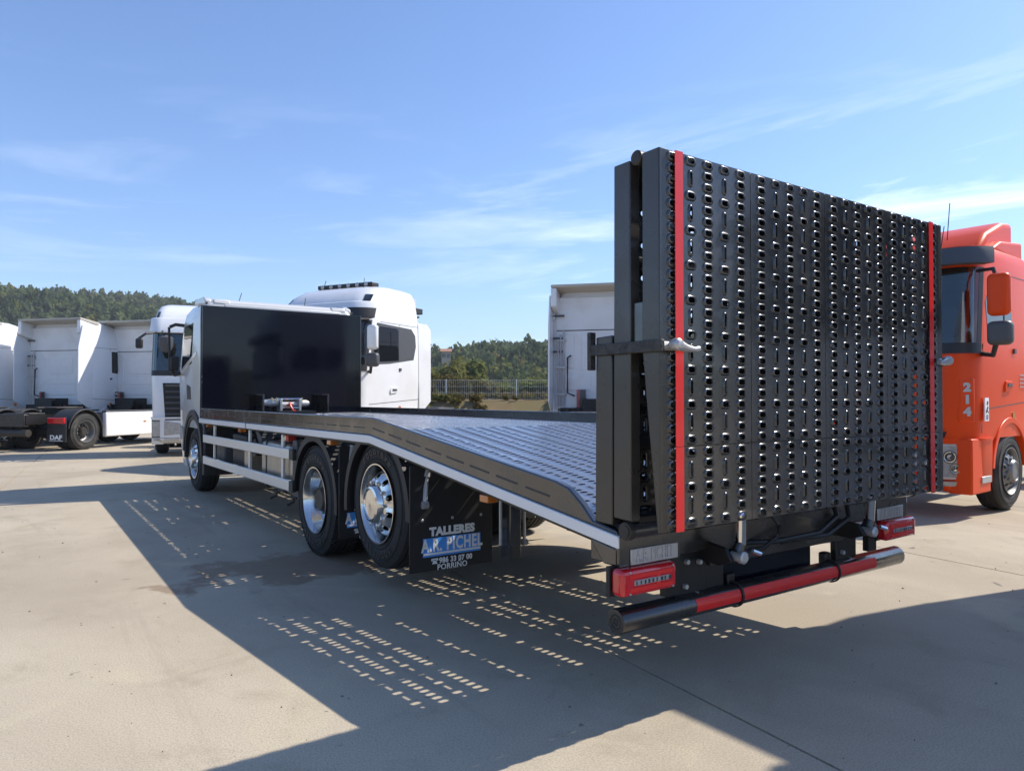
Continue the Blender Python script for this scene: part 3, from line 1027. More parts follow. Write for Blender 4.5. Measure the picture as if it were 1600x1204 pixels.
def tractor(label, loc, rotz, paint='white_paint', rings=HIGH, wb=3.8, front='plain', left=True, right=True, rear_detail=True, skirt=None, mirrors=True, chassis_len=1.15,
            rimmat='steel_rim', back='panels', deflector=0.55, visor='black_plastic', backmat=None, badge=None, side_panel=True, band=False, bump_r=0.30, defl_top=3.70, flap_text=None, glass='dark_glass'):
    root = thing('tractor_unit', label, 'truck', loc, rotz, 'tractor units parked in the yard')
    see = glass == 'clear_glass'
    if see:
        extra = []
        for zz in (2.06, 3.04):
            c0 = Cab(rings)
            extra.append((zz, *[c0.at(zz, j) for j in range(1, 6)]))
        rings = sorted(list(rings) + extra)
    cab = Cab(rings)
    body = cab.shell('cab', paint, root, (2.05, 3.05) if see else None)
    if see:
        MB().box(-1.12, 1.12, -0.7, 0.15, 1.95, 3.03).build('cab_lining', 'seat_grey', body, 0.05)
        for s in (-1, 1):
            MB().box(s * 0.85, s * 0.38, 0.15, 0.38, 2.0, 2.72).build('seat', 'dark_print', body, 0.08, 3)
            MB().box(s * 1.06, s * 1.1, 0.1, 0.75, 2.06, 3.0).build('curtain', 'dash_beige', body, 0.01)
        MB().prism([(0.55, 1.9), (0.55, 2.16), (0.80, 2.22), (1.06, 2.09), (1.06, 1.9)], 'x', -1.1, 1.1).build('dashboard', 'dash_beige', body, 0.05, 3)
        MB().box(-1.1, 1.1, 0.3, 0.85, 2.86, 3.03).build('header_shelf', 'seat_grey', body, 0.03)
    backmat = backmat or paint
    for s, on in ((-1, left), (1, right)):
        if not on: continue
        if band: cab.side([(0.90, 2.12), (0.94, 2.70), (0.70, 3.00), (-0.55, 2.96), (-0.70, 2.82), (-0.72, 2.58), (-0.62, 2.28), (0.30, 2.16)], s, 'window_band', 'grey_plastic', body, 0.0025)
        # window band, door seams, handle, steps
        cab.side([(0.80, 2.18), (0.86, 2.62), (0.62, 2.93), (-0.05, 2.93), (-0.05, 2.24), (0.45, 2.20)], s, 'side_window', 'dark_glass', body, 0.004)
        if side_panel: cab.side([(-0.10, 2.24), (-0.10, 2.93), (-0.62, 2.90), (-0.68, 2.80), (-0.68, 2.55), (-0.58, 2.30)], s, 'side_panel', 'grey_plastic', body, 0.003)
        f = cab.side([(0.24, 2.30), (0.24, 2.84), (0.02, 2.84), (0.02, 2.30)], s, 'quarter_light', 'dark_glass', body, 0.012, 0.004)
        for y in (0.98, -0.10):
            cab.side([(y - 0.006, 1.02), (y + 0.006, 1.02), (y + 0.006, 3.02), (y - 0.006, 3.02)] if y < 0 else [(y - 0.006, 1.02), (y + 0.006, 1.02), (y + 0.006, 2.1), (y - 0.006, 2.1)], s, 'door_seam', 'dark_print', body, 0.0015)
        cab.side([(0.98, 1.30), (0.98, 1.312), (-0.83, 1.412), (-0.83, 1.40)], s, 'body_crease', 'grey_plastic', body, 0.002)
        cab.side([(0.6, 3.02), (0.6, 3.03), (-0.83, 3.03), (-0.83, 3.02)], s, 'roof_seam', 'grey_plastic', body, 0.002)
        h = cab.side([(0.03, 1.55), (0.26, 1.52), (0.28, 1.60), (0.23, 1.66), (0.03, 1.66)], s, 'door_handle', paint, body, 0.022, 0.01, 0.008)
        MB().box(s * 1.262, s * 1.268, 0.05, 0.2, 1.59, 1.63).build('grip', 'grey_plastic', h)
        MB().box(s * 1.235, s * 1.262, -0.13, -0.06, 2.02, 2.08).build('lock', 'grey_plastic', body)
        # fender and step below the door
        MB().arch(0, 0.52, 0.60, 0.68, 5, 178, s * 0.92, s * 1.235, 18).build('fender', paint if front != 'dark' else 'black_plastic', root, 0.01)
        st = MB().box(s * 0.95, s * 1.22, 0.70, 1.30, 0.30, 0.96)
        st.build('step_panel', paint, root, 0.02)
        MB().box(s * 1.19, s * 1.235, 0.72, 1.02, 0.42, 0.50).build('step', 'galvanised', root, 0.006)
        MB().box(s * 0.98, s * 1.20, -0.86, -0.68, 0.55, 1.0).build('rear_mudguard', 'black_plastic', root, 0.02)
        side_lamp = MB().lathe([(0, 0.05), (0.03, 0.045), (0.05, 0.0)], (s * 1.235 if s > 0 else -1.235, -0.1, 1.22), n=12)
        side_lamp.build('side_lamp', 'amber_lens', body)
        if mirrors:
            m = MB().tube([(s * 1.2, 1.02, 2.98), (s * 1.42, 1.18, 2.96), (s * 1.46, 1.2, 2.8)], 0.022, 8).tube([(s * 1.22, 1.0, 1.98), (s * 1.4, 1.16, 1.95), (s * 1.45, 1.2, 2.1)], 0.03, 8)
            arm = m.build('mirror_arm', 'black_plastic', body)
            MB().box(s * 1.36, s * 1.60, 1.13, 1.27, 2.40, 2.90).build('mirror_housing', paint if paint == 'orange_paint' else 'white_paint', arm, 0.066, 4)
            MB().box(s * 1.36, s * 1.62, 1.12, 1.28, 2.06, 2.34).build('lower_mirror_housing', 'grey_plastic', arm, 0.06, 3)
            MB().box(s * 1.385, s * 1.575, 1.122, 1.128, 2.43, 2.87).build('mirror', 'mirror_glass', arm)
    # ----- front
    fr = cab.wrap(1.98, 2.11, -1, -1, 'windscreen_sill', 'black_plastic', body, off=0.008)
    sc = cab.wrap(2.06, 3.04, -2, -2, 'windscreen', glass, body, off=0.004, th=0.004)
    for q in ((-1, -15), (-15, -1)):
        cab.wrap(2.08, 3.04, q[0], q[1], 'windscreen_edge', 'black_plastic', body, off=0.007)
    if visor:
        vs = cab.wrap(3.06, 3.27, -2, -2, 'sun_visor', visor, body, off=0.20, th=-0.05)
    if front == 'grille':
        gf = cab.front([(-0.90, 0.62), (0.90, 0.62), (0.98, 1.80), (-0.98, 1.80)], 'grille', 'black_frame', body, 0.006)
        for i in range(8):
            z = 0.74 + i * 0.137
            MB().prism([(1.345, z), (1.425, z + 0.012), (1.425, z + 0.045), (1.345, z + 0.06)], 'x', -0.92, 0.92).build('slat', 'grey_plastic', gf, 0.004)
        MB().lathe([(1.37, 0.0), (1.44, 0.0)], n=4)
        em = MB()
        em.lathe([(1.36, 0.085), (1.446, 0.085), (1.452, 0.07), (1.452, 0.0)], (0, 0, 0), 'y', 24)
        e = em.build('emblem', 'chrome', gf); e.scale = (2.2, 1, 1); e.location = (0, 0, 1.5)
    elif front == 'panel':
        cab.front([(-0.80, 1.02), (0.80, 1.02), (0.95, 1.75), (-0.95, 1.75)], 'front_panel', paint, body, 0.012, 0.02, 0.01)
        g = cab.front([(-0.95, 0.97), (0.95, 0.97), (0.98, 1.04), (-0.98, 1.04)], 'grille', 'black_frame', body, 0.02)
    # bumper
    bump = Cab([(0.32, 0.7, 1.30, 1.16, 0.28, 0.05), (0.42, 0.7, 1.42, 1.225, bump_r, 0.05), (0.96, 0.7, 1.42, 1.235, bump_r, 0.05)])
    bb = bump.wrap(0.32, 0.955, 0.22, 0.22, 'bumper', paint, root, off=0.0, th=0.25)
    if front == 'grille':
        MB().box(-0.8, 0.8, 1.385, 1.412, 0.56, 0.94).build('lower_grille', 'black_frame', bb, 0.01)
    for s in (-1, 1):
        bump.front([(s * 0.94, 0.52), (s * 0.94, 0.88), (s * 0.52, 0.80), (s * 0.50, 0.56)], 'headlight', 'clear_lens', bb, 0.012, 0.02, 0.008)
        bump.front([(s * 0.94, 0.40), (s * 0.94, 0.47), (s * 0.60, 0.46), (s * 0.60, 0.40)], 'fog_lamp', 'clear_lens', bb, 0.012, 0.02, 0.006)
        for zz, xx in ((0.62, 0.72), (0.76, 0.82)):
            MB().lathe([(1.40, 0.0), (1.405, 0.04), (1.42, 0.055), (1.42, 0.0)], (s * xx, 0, zz), 'y', 16).build('lamp_bowl', 'chrome', bb)
        hl = bump.wrap(0.50, 0.87, -3, -9, 'headlight', 'clear_lens', bb, off=0.012) if s > 0 else bump.wrap(0.50, 0.87, -9, -3, 'headlight', 'clear_lens', bb, off=0.012)
        if bump_r > 0.4:
            for aa, zz, rr in ((104, 0.63, 0.085), (122, 0.74, 0.075), (128, 0.60, 0.06)):
                ar = R(aa if s < 0 else 180 - aa)
                bw = MB().lathe([(0.0, rr), (0.012, rr), (0.012, rr * 0.86), (-0.004, rr * 0.7), (-0.008, 0.03), (0.006, 0.025), (0.008, 0.0)], (0, 0, 0), 'y', 20)
                bw.build('lamp_bowl', 'chrome', bb, loc=(s * (1.235 - bump_r) + (bump_r + 0.012) * math.cos(ar), 1.42 - bump_r + (bump_r + 0.012) * math.sin(ar), zz), rot=(0, 0, ar - math.pi / 2))
        hr = bump.wrap(0.475, 0.895, -2, -9, 'headlight_rim', 'plate_silver' if paint == 'orange_paint' else 'black_frame', bb, off=0.006) if s > 0 else bump.wrap(0.475, 0.895, -9, -2, 'headlight_rim', 'plate_silver' if paint == 'orange_paint' else 'black_frame', bb, off=0.006)
        for dz, rr in ((0.60, 0.055), (0.72, 0.07)):
            MB().lathe([(1.0, 0.0), (1.03, rr * 0.5), (1.06, rr)], (0, 0, 0), 'y', 16)
        fg = bump.wrap(0.39, 0.445, -4, -9, 'fog_lamp', 'clear_lens', bb, off=0.012) if s > 0 else bump.wrap(0.39, 0.445, -9, -4, 'fog_lamp', 'clear_lens', bb, off=0.012)
    bump.wrap(0.455, 0.465, 0.2, 0.2, 'bumper_gap', 'dark_print', bb, off=0.003)
    bump.wrap(0.935, 0.965, 0.2, 0.2, 'bumper_edge', paint, bb, off=0.018)
    # wipers
    for x in (-0.55, 0.25):
        MB().tube([(x, cab.at(2.06, 2) + 0.03, 2.06), (x + 0.55, cab.at(2.2, 2) + 0.025, 2.2)], 0.012, 6).build('wiper', 'black_plastic', body)
    MB().tube([(-0.7, 0.55, 3.5), (-0.7, 0.45, 4.0)], 0.006, 5).build('aerial', 'black_plastic', body)
    # ----- chassis
    ch = MB()
    for s in (-1, 1):
        ch.box(s * 0.36, s * 0.44, -wb - chassis_len, 0.9, 0.72, 0.98)
    for y in np.arange(-wb - chassis_len + 0.05, 0.9, 0.9):
        ch.box(-0.36, 0.36, y, y + 0.08, 0.75, 0.95)
    ch.box(-0.30, 0.30, -1.5, 0.6, 0.55, 1.15)
    ch.tube([(-1.0, 0, 0.5), (1.0, 0, 0.5)], 0.07, 8); ch.tube([(-1.0, -wb, 0.5), (1.0, -wb, 0.5)], 0.10, 8)
    ch.lathe([(-0.22, 0.1), (-0.15, 0.22), (0.15, 0.22), (0.22, 0.1)], (0, -wb, 0.5), 'x', 16)
    ch.build('chassis', 'black_frame', root)
    for s in (-1, 1):
        wheel(root, s * 1.22, 0, 0.505, s, 'steer', rimmat, 'old_rubber')
        wheel(root, s * 1.24, -wb, 0.505, s, 'drive', rimmat, 'old_rubber')
        wheel(root, s * 0.90, -wb, 0.505, s, 'drive', rimmat, 'old_rubber')
        MB().arch(-wb, 0.52, 0.565, 0.61, 8, 172, s * 0.60, s * 1.25, 18).build('rear_fender', 'black_plastic', root, 0.01)
        if skirt:
            MB().box(s * 1.10, s * 1.235, -wb + 0.72, -0.55, 0.32, 1.02).build('side_skirt', skirt, root, 0.03)
            MB().box(s * 1.08, s * 1.225, -wb + 0.72, -0.55, 1.022, 1.07).build('catwalk', 'grey_plastic', root, 0.006)
            MB().box(s * 1.236, s * 1.246, -2.05, -1.95, 0.70, 0.74).build('marker_lamp', 'amber_lens', root)
    # ----- back of the cab
    bk = MB()
    if rear_detail:
        for s in (-1, 1):
            if deflector:
                pf = MB().prism([(-0.86, 1.15), (-0.80, 3.1), (-0.80 + 0.0, defl_top), (-0.82 - deflector * 0.75, defl_top), (-0.85 - deflector, min(3.0, defl_top - 0.02)), (-0.85 - deflector, 1.35), (-1.0, 1.12)], 'x', s * 1.195, s * 1.235)
                pf.build('side_deflector', paint, root, 0.012)
                for z in (3.25, 2.75, 2.45):
                    MB().box(s * 0.94, s * 1.19, -0.93, -0.89, z, z + 0.04).build('deflector_stay', 'grey_plastic', root)
        if deflector and defl_top > 3.2:
            rd = MB().prism([(-0.55, 3.74), (-0.55, 3.84), (-0.85 - deflector * 0.8, 3.93), (-0.85 - deflector * 0.8, 3.87)], 'x', -1.19, 1.19)
            rd.build('roof_deflector', 'beige_paint', root, 0.01)
            MB().prism([(-0.45, 3.70), (-0.85 - deflector * 0.8, 3.86), (-0.85 - deflector * 0.8, 3.45), (-0.85, 3.3)], 'x', 1.06, 1.19).build('roof_fillet', paint, root, 0.02)
            MB().prism([(-0.45, 3.70), (-0.85 - deflector * 0.8, 3.86), (-0.85 - deflector * 0.8, 3.45), (-0.85, 3.3)], 'x', -1.19, -1.06).build('roof_fillet', paint, root, 0.02)
        wall = MB().box(-1.13, 1.13, -0.872, -0.84, 1.12, 3.68).build('back_panel', backmat, root, 0.02)
        MB().box(-1.12, 1.12, -0.878, -0.870, 2.93, 2.95).build('back_seam', 'dark_print', wall)
        if back == 'pressed':
            for x0, x1, z0, z1 in ((-0.95, -0.72, 2.1, 2.85), (-0.55, -0.25, 2.05, 2.85), (-0.15, 0.45, 2.05, 2.85), (0.55, 0.95, 2.05, 2.85), (-0.95, -0.35, 1.60, 1.95), (-0.22, 0.4, 1.60, 1.95), (0.5, 0.95, 1.60, 1.95), (-0.9, -0.4, 1.16, 1.5)):
                MB().box(x0, x1, -0.886, -0.866, z0, z1).build('pressed_panel', backmat, wall, 0.012)
        else:
            for x0, x1, z0, z1 in ((-0.35, 0.5, 2.2, 2.72), (-0.45, 0.62, 1.86, 2.08), (-0.45, 0.62, 1.52, 1.82), (-0.75, -0.55, 1.5, 2.7), (0.75, 0.95, 1.5, 2.7)):
                MB().box(x0, x1, -0.884, -0.866, z0, z1).build('pressed_panel', backmat, wall, 0.010)
        pp = MB()
        for i, x in enumerate((-1.08, -1.02, -0.95)):
            pp.tube([(x, -0.93, 1.25), (x, -0.93, 2.75 + 0.1 * i)], 0.018, 6)
        for z in (1.5, 2.1, 2.7): pp.box(-1.12, -0.90, -0.96, -0.87, z, z + 0.03)
        pp.build('air_lines', 'galvanised', root)
        MB().tube([(-0.78, -0.95, 2.38), (-0.86, -0.95, 2.33), (-0.86, -0.97, 1.55), (-0.70, -0.97, 1.48)], 0.022, 6).build('grab_handle', 'dark_print', root)
        for x0, mt in ((-0.62, 'red_hook'), (-0.55, 'hose'), (-0.48, 'hose')):
            cp = [(x0 + 0.035 * math.cos(t * 0.9), -0.98 - 0.035 * math.sin(t * 0.9), 1.62 - 0.0065 * t) for t in range(64)]
            MB().tube(cp, 0.009, 5).build('coiled_hose', mt, root)
        gb = MB()
        gb.box(-1.0, 1.0, -1.15, -0.75, 0.95, 1.22); gb.box(-0.45, 0.35, -1.35, -0.8, 0.9, 1.42); gb.box(-0.2, 0.3, -1.45, -0.9, 1.1, 1.34)
        for k in range(7):
            x = random.uniform(-0.9, 0.9)
            gb.tube([(x, -1.16, 1.0), (x + random.uniform(-.2, .2), -1.3, 1.2), (x + random.uniform(-.3, .3), -1.2, 0.95)], 0.03, 6)
        gb.build('gearbox', 'black_frame', root, 0.02)
    # rear end: fifth wheel, cross member, lamps and mud flaps
    fw = MB()
    fw.prism([(-0.48, -0.05), (-0.40, 0.42), (0.40, 0.42), (0.48, -0.05), (0.35, -0.45), (0.10, -0.62), (0.04, -0.1), (-0.04, -0.1), (-0.10, -0.62), (-0.35, -0.45)], 'z', 1.13, 1.18)
    f5 = fw.build('fifth_wheel', 'grease', root, 0.01, loc=(0, -wb + 0.35, 0.0))
    MB().box(-0.42, 0.42, -0.2, 0.2, 0.98, 1.13).build('pedestal', 'black_frame', f5)
    ye = -wb - chassis_len
    MB().box(-0.42, 0.42, ye - 0.04, ye + 0.12, 0.66, 1.0).build('end_cross_member', 'grease', root, 0.02)
    MB().box(-0.42, 0.42, ye + 0.12, ye + 0.62, 0.985, 1.03).build('guide_ramp', 'grease', root, 0.01)
    MB().tube([(-0.5, ye + 0.03, 0.5), (0.5, ye + 0.03, 0.5)], 0.10, 10).build('rear_beam', 'grease', root)
    for s in (-1, 1):
        fl = MB().box(s * 0.60, s * 1.22, -wb - 0.66, -wb - 0.62, 0.24, 0.92).build('mud_flap', 'black_plastic', root, 0.01)
        MB().box(s * 0.66, s * 1.22, -wb - 0.72, -wb - 0.655, 0.74, 0.90).build('tail_lamp', 'red_lens', root, 0.02)
        if flap_text:
            me = text_mesh(flap_text, 0.17, 0.006, 0.002, 'white_print', 1.25)
            link('lettering', me, fl, loc=(s * 0.91, -wb - 0.664, 0.36), rot=ROT_BACK)
            MB().box(s * 0.91 - 0.22, s * 0.91 + 0.22, -wb - 0.664, -wb - 0.66, 0.27, 0.282).build('underline', 'white_print', fl)
    return root, cab, body, bb


# ------------------------------------------------------------------ the recovery truck
def build_recovery_truck():
    root = thing('recovery_truck', 'glossy black flatbed recovery truck with its perforated ramp folded upright at the rear', 'truck')
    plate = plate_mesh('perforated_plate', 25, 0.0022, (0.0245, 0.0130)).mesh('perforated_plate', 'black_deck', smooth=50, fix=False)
    plate_r = plate_mesh('perforated_plate', 25).mesh('perforated_plate', 'black_gloss', smooth=50, fix=False)
    plate_s = plate_mesh('perforated_plate', 7).mesh('perforated_plate', 'black_gloss', smooth=50, fix=False)
    L25 = 25 * PITCH

    # ---------------- deck
    zf, yk = 1.205, 2.94           # flat deck height, bend
    y0, z0 = 0.40, 0.868           # foot of the sloping part
    dk = MB()
    sl = (zf - z0) / (yk - y0)
    def dz(y): return zf if y >= yk else z0 + (y - y0) * sl
    ys = [3.05 + 0.62 * k for k in range(10)]
    for y in ys:
        dk.box(-1.22, 1.22, y, y + 0.06, zf - 0.13, zf - 0.006)
    for y in (0.62, 1.05, 1.48, 1.91, 2.34, 2.74):
        z = dz(y)
        dk.box(-1.22, 1.22, y, y + 0.05, z - 0.11, z - 0.006)
    for x in (-1.205, -0.64, -0.03, 0.585, 1.165):        # long bearers under the plate joints
        dk.prism([(y0, z0 - 0.006), (yk, zf - 0.006), (9.2, zf - 0.006), (9.2, zf - 0.09), (yk, zf - 0.09), (y0, z0 - 0.09)], 'x', x, x + 0.05)
    deck = dk.build('deck', 'black_frame', root)
    ang = math.atan2(zf - z0, yk - y0)
    slope_len = math.hypot(zf - z0, yk - y0)
    xs = [-1.235 + PW * k for k in range(4)]
    for x in xs:
        for k in range(2):
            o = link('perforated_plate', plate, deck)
            sc = (slope_len / 2) / L25
            o.rotation_euler = (ang, 0, 0)
            o.scale = (1, sc, 1)
            d = k * slope_len / 2
            o.location = (x, y0 + d * math.cos(ang), z0 + d * math.sin(ang))
        for k in range(5):
            o = link('perforated_plate', plate, deck)
            sc = (9.18 - yk) / 5 / L25
            o.scale = (1, sc, 1)
            o.location = (x, yk + k * (9.18 - yk) / 5, zf)
    # kerbs: a folded section along either side, with long slots
    for s in (-1, 1):
        kp = [(9.18, 1.295), (2.96, 1.303), (0.70, 1.035), (0.60, 1.01), (0.50, 0.945), (0.42, 0.875), (0.26, 0.852), (0.245, 0.832), (3.0, 1.166), (9.18, 1.146)]
        kb = MB().prism(kp, 'x', s * 1.268, s * 1.225)
        k = kb.build('kerb', 'black_kerb', root, 0.012, 3)
        sm = MB()
        for i in range(8):
            y = 0.75 + i * 0.285
            z = 0.905 + (y - 0.245) * (1.166 - 0.832) / (3.0 - 0.245) - 0.018
            q = (1.166 - 0.832) / (3.0 - 0.245)
            sm.prism([(y, z), (y + 0.21, z + 0.21 * q), (y + 0.21, z + 0.21 * q + 0.011), (y, z + 0.011)], 'x', s * 1.2665, s * 1.2695)
        for i in range(20):
            y = 3.1 + i * 0.30
            sm.box(s * 1.2665, s * 1.2695, y, y + 0.235, 1.216, 1.224)
        sm.build('slot', 'dark_print', k)['kind'] = 'stuff'
        # pale aluminium strip along the side, in two lengths
        st = [[(9.18, 1.082), (9.18, 1.142), (6.62, 1.150), (6.62, 1.090)], [(6.55, 1.090), (6.55, 1.150), (3.0, 1.164), (0.237, 0.830), (0.237, 0.774), (3.0, 1.105)]]
        for poly in st:
            t = MB().prism(poly, 'x', s * 1.278, s * 1.24)
            t.build('side_strip', 'strip_white', root, 0.004)
        q = (1.164 - 0.83) / (3.0 - 0.237)
        lip = MB().prism([(0.237, 0.772), (3.0, 1.103), (9.18, 1.08), (9.18, 1.066), (3.0, 1.088), (0.237, 0.757)], 'x', s * 1.262, s * 1.2)
        lip.build('strip_edge', 'black_frame', root)
        # tail cheek below the strip
        MB().prism([(0.245, 0.770), (0.44, 0.792), (0.345, 0.688), (0.245, 0.690)], 'x', s * 1.268, s * 0.90).build('tail_cheek', 'black_kerb', root, 0.008)
        for y, z in ((3.907, 1.062), (1.39, 0.865), (6.95, 1.055), (8.75, 1.055)):
            a = MB().box(s * 1.19, s * 1.262, y - 0.045, y + 0.045, z - 0.022, z + 0.022)
            a.build('marker_lamp', 'amber_lens', root, 0.006)

    # ---------------- chassis and running gear
    ch = MB()
    for s in (-1, 1):
        ch.prism([(0.9, 0.72), (3.0, 0.80), (10.6, 0.80), (10.6, 1.05), (3.1, 1.05), (2.4, 0.96), (0.9, 0.80)], 'x', s * 0.36, s * 0.45)
        ch.prism([(0.42, 0.60), (0.95, 0.62), (2.2, 0.78), (2.2, 0.88), (0.42, 0.74)], 'x', s * 0.47, s * 0.56)
    for y in (1.2, 2.1, 3.7, 5.2, 6.3, 7.4, 8.5):
        ch.box(-0.36, 0.36, y, y + 0.1, 0.76 if y < 2 else 0.82, 0.8 if y < 2 else 1.0)
    ch.box(-0.28, 0.28, 8.6, 10.4, 0.55, 1.25)
    for y, z in ((9.858, 0.505), (4.369, 0.505), (2.995, 0.639)):
        ch.tube([(-1.0, y, z), (1.0, y, z)], 0.08, 10)
    ch.lathe([(-0.25, 0.1), (-0.16, 0.23), (0.16, 0.23), (0.25, 0.1)], (0, 4.369, 0.505), 'x', 18)
    ch.tube([(0, 4.5, 0.6), (0, 8.7, 0.8)], 0.06, 8)
    ch.build('chassis', 'black_frame', root)
    for s in (-1, 1):
        wheel(root, s * 1.205, 9.858, 0.505, s, 'steer')
        wheel(root, s * 1.225, 4.369, 0.505, s, 'drive')
        wheel(root, s * 0.885, 4.369, 0.505, s, 'drive')
        wheel(root, s * 1.215, 2.995, 0.639, s, 'steer')
        # mudguards
        for (yc, zc, a0, a1) in ((4.369, 0.505, 2, 186), (2.995, 0.600, -8, 182)):
            g = MB().arch(yc, zc, 0.575, 0.600, a0, a1, s * 0.74, s * 1.235, 28)
            g.arch(yc, zc, 0.545, 0.604, a0, a1, s * 1.21, s * 1.24, 28)
            g.build('mudguard', 'grey_plastic' if False else 'black_plastic', root)
        g = MB().arch(9.858, 0.505, 0.60, 0.67, -2, 182, s * 0.88, s * 1.235, 26)
        g.build('mudguard', 'black_plastic', root, 0.012)
        MB().box(s * 0.80, s * 1.22, 9.10, 9.22, 0.30, 1.06).build('wheel_house', 'black_plastic', root, 0.02)
        # mud flap stays and lift struts
        for y in (3.68, 2.33):
            stt = MB().tube([(s * 1.12, y + 0.02, 1.04), (s * 1.17, y - 0.04, 0.72)], 0.017, 8).tube([(s * 1.12, y + 0.02, 1.04), (s * 1.145, y - 0.01, 0.9)], 0.027, 8)
            stt.lathe([(-0.02, 0.028), (0.02, 0.028)], (s * 1.17, y - 0.04, 0.71), 'x', 12)
            stt.build('strut', 'galvanised', root)
    # ---------------- mud flaps with the workshop's lettering
    for s in (-1, 1):
        for y, zt, zb, w0, w1 in ((2.31, 0.98, 0.243, 1.276, 0.60), (3.70, 1.04, 0.25, 1.245, 0.60)):
            xa, xb = s * w1, s * w0
            fl = MB().prism([(s * w0, zb), (s * w0, zt), (s * w1, zt), (s * w1, zb)], 'y', y, y + 0.012).build('mud_flap', 'black_plastic', root, 0.003)
            xc = s * 0.94
            yy = y - 0.003
            me = text_mesh('TALLERES', 0.078, 0.005, 0.001, 'white_print', 1.02, 1.08)
            link('lettering', me, fl, loc=(xc, yy, 0.513), rot=ROT_BACK)
            MB().box(xc - 0.234, xc + 0.234, yy - 0.001, y, 0.343, 0.472).build('blue_band', 'blue_sticker', fl)
            me = text_mesh('A.R. PICHEL', 0.122, 0.0042, 0.001, 'white_print', 0.69, 1.14)
            link('lettering', me, fl, loc=(xc, yy - 0.003, 0.418), rot=ROT_BACK)
            MB().box(xc - 0.232, xc + 0.234, yy - 0.003, yy - 0.001, 0.356, 0.370).build('white_line', 'white_print', fl)
            me = text_mesh('986 33 07 00', 0.052, 0.002, 0.001, 'white_print', 0.92, 1.06)
            link('lettering', me, fl, loc=(xc + 0.028, yy, 0.308), rot=ROT_BACK)
            me = text_mesh('PORRIÑO', 0.055, 0.001, 0.001, 'white_print', 0.98, 1.06)
            link('lettering', me, fl, loc=(xc, yy, 0.262), rot=ROT_BACK)
            ph = MB()                 # little telephone sign
            px = xc - 0.142
            ph.box(px - 0.026, px + 0.026, yy - 0.001, y, 0.318, 0.328); ph.box(px - 0.028, px - 0.014, yy - 0.001, y, 0.312, 0.318); ph.box(px + 0.014, px + 0.028, yy - 0.001, y, 0.312, 0.318)
            ph.prism([(px - 0.020, 0.290), (px + 0.020, 0.290), (px + 0.012, 0.314), (px - 0.012, 0.314)], 'y', yy - 0.001, y)
            ph.build('telephone_sign', 'white_print', fl)
            bl = MB()
            for bx in (0.70, 0.94, 1.18): bl.lathe([(y - 0.006, 0.008), (y - 0.003, 0.011), (y, 0.011)], (s * bx, 0, 0.60), 'y', 10)
            bl.build('bolt', 'galvanised', fl)
    # ---------------- side guards, tanks and boxes between the axles
    for s in (-1, 1):
        for zb, zt, zb2, zt2 in ((0.808, 0.918, 0.842, 0.946), (0.501, 0.611, 0.529, 0.636)):
            MB().prism([(8.91, zb), (8.91, zt), (4.98, zt2 - 0.004), (4.98, zb2 - 0.004)], 'x', s * 1.275, s * 1.235).build('side_guard_rail', 'aluminium', root, 0.008)
            MB().prism([(4.978, zb2 - 0.004), (4.978, zt2 - 0.004), (4.86, zt2 - 0.004), (4.86, zb2 - 0.004)], 'x', s * 1.273, s * 1.235).build('rail_end', 'black_plastic', root, 0.006)
        for y in (8.42, 6.60, 5.33):
            MB().box(s * 1.232, s * 1.205, y - 0.03, y + 0.03, 0.52, 1.07).build('side_guard_post', 'aluminium', root, 0.004)
    tk = MB().prism([(y, z) for y, z in [(5.25, .45), (6.28, .45), (6.32, .50), (6.32, .92), (6.28, .97), (5.25, .97), (5.21, .92), (5.21, .50)]], 'x', -1.17, -0.52)
    t = tk.build('fuel_tank', 'tank_alu', root, 0.05, 4)
    for y in (5.45, 6.1):
        MB().box(-1.18, -0.51, y - 0.035, y + 0.035, 0.44, 0.98).build('tank_strap', 'black_plastic', t, 0.05, 3)
    MB().lathe([(0.97, 0.05), (1.02, 0.05), (1.03, 0.03), (1.03, 0)], (-1.0, 5.65, 0), 'z', 16).build('filler_cap', 'black_plastic', t)
    MB().lathe([(-1.16, 0.0), (-1.16, 0.10), (-0.70, 0.10), (-0.70, 0.0)], (0, 6.62, 0.86), 'x', 20).build('air_tank', 'black_plastic', root)
    MB().box(-1.18, -0.60, 6.75, 7.02, 0.50, 0.85).build('valve_box', 'tank_alu', root, 0.02)
    MB().box(-1.12, -0.55, 7.15, 7.85, 0.48, 0.98).build('battery_box', 'black_plastic', root, 0.03)
    MB().box(-1.15, -0.60, 8.2, 8.62, 0.50, 0.82).build('control_box', 'grey_plastic', root, 0.03)
    MB().prism([(4.95, 0.45), (5.15, 0.45), (5.15, 1.02), (5.02, 1.02)], 'x', -1.18, -0.60).build('guard_plate', 'grey_plastic', root, 0.01)
    MB().prism([(6.35, 0.82), (6.62, 1.06), (6.46, 1.06), (6.33, 0.98)], 'x', -1.16, -0.7).build('bracket_plate', 'grey_plastic', root, 0.01)
    MB().box(-1.14, -1.05, 5.42, 5.56, 0.99, 1.055).build('isolator_switch', 'red_hook', root, 0.01)
    MB().box(1.15, 0.52, 5.3, 7.9, 0.46, 0.98).build('tool_box', 'black_plastic', root, 0.03)
    lines = MB()
    for k in range(6):
        y = 5.0 + k * 0.62
        lines.tube([(-0.9, y, 1.0), (-1.05, y + 0.15, 0.93), (-0.95, y + 0.4, 0.9), (-0.6, y + 0.5, 1.0)], 0.016, 6)
    lines.build('air_lines', 'hose', root)
    for y in (5.35, 5.95):
        MB().tube([(-1.1, y, 0.44), (-1.1, y, 0.36), (-1.16, y + 0.02, 0.33)], 0.014, 6).tube([(-1.1, y - 0.1, 0.41), (-1.1, y + 0.1, 0.41)], 0.012, 6).build('drain_valve', 'black_frame', root)
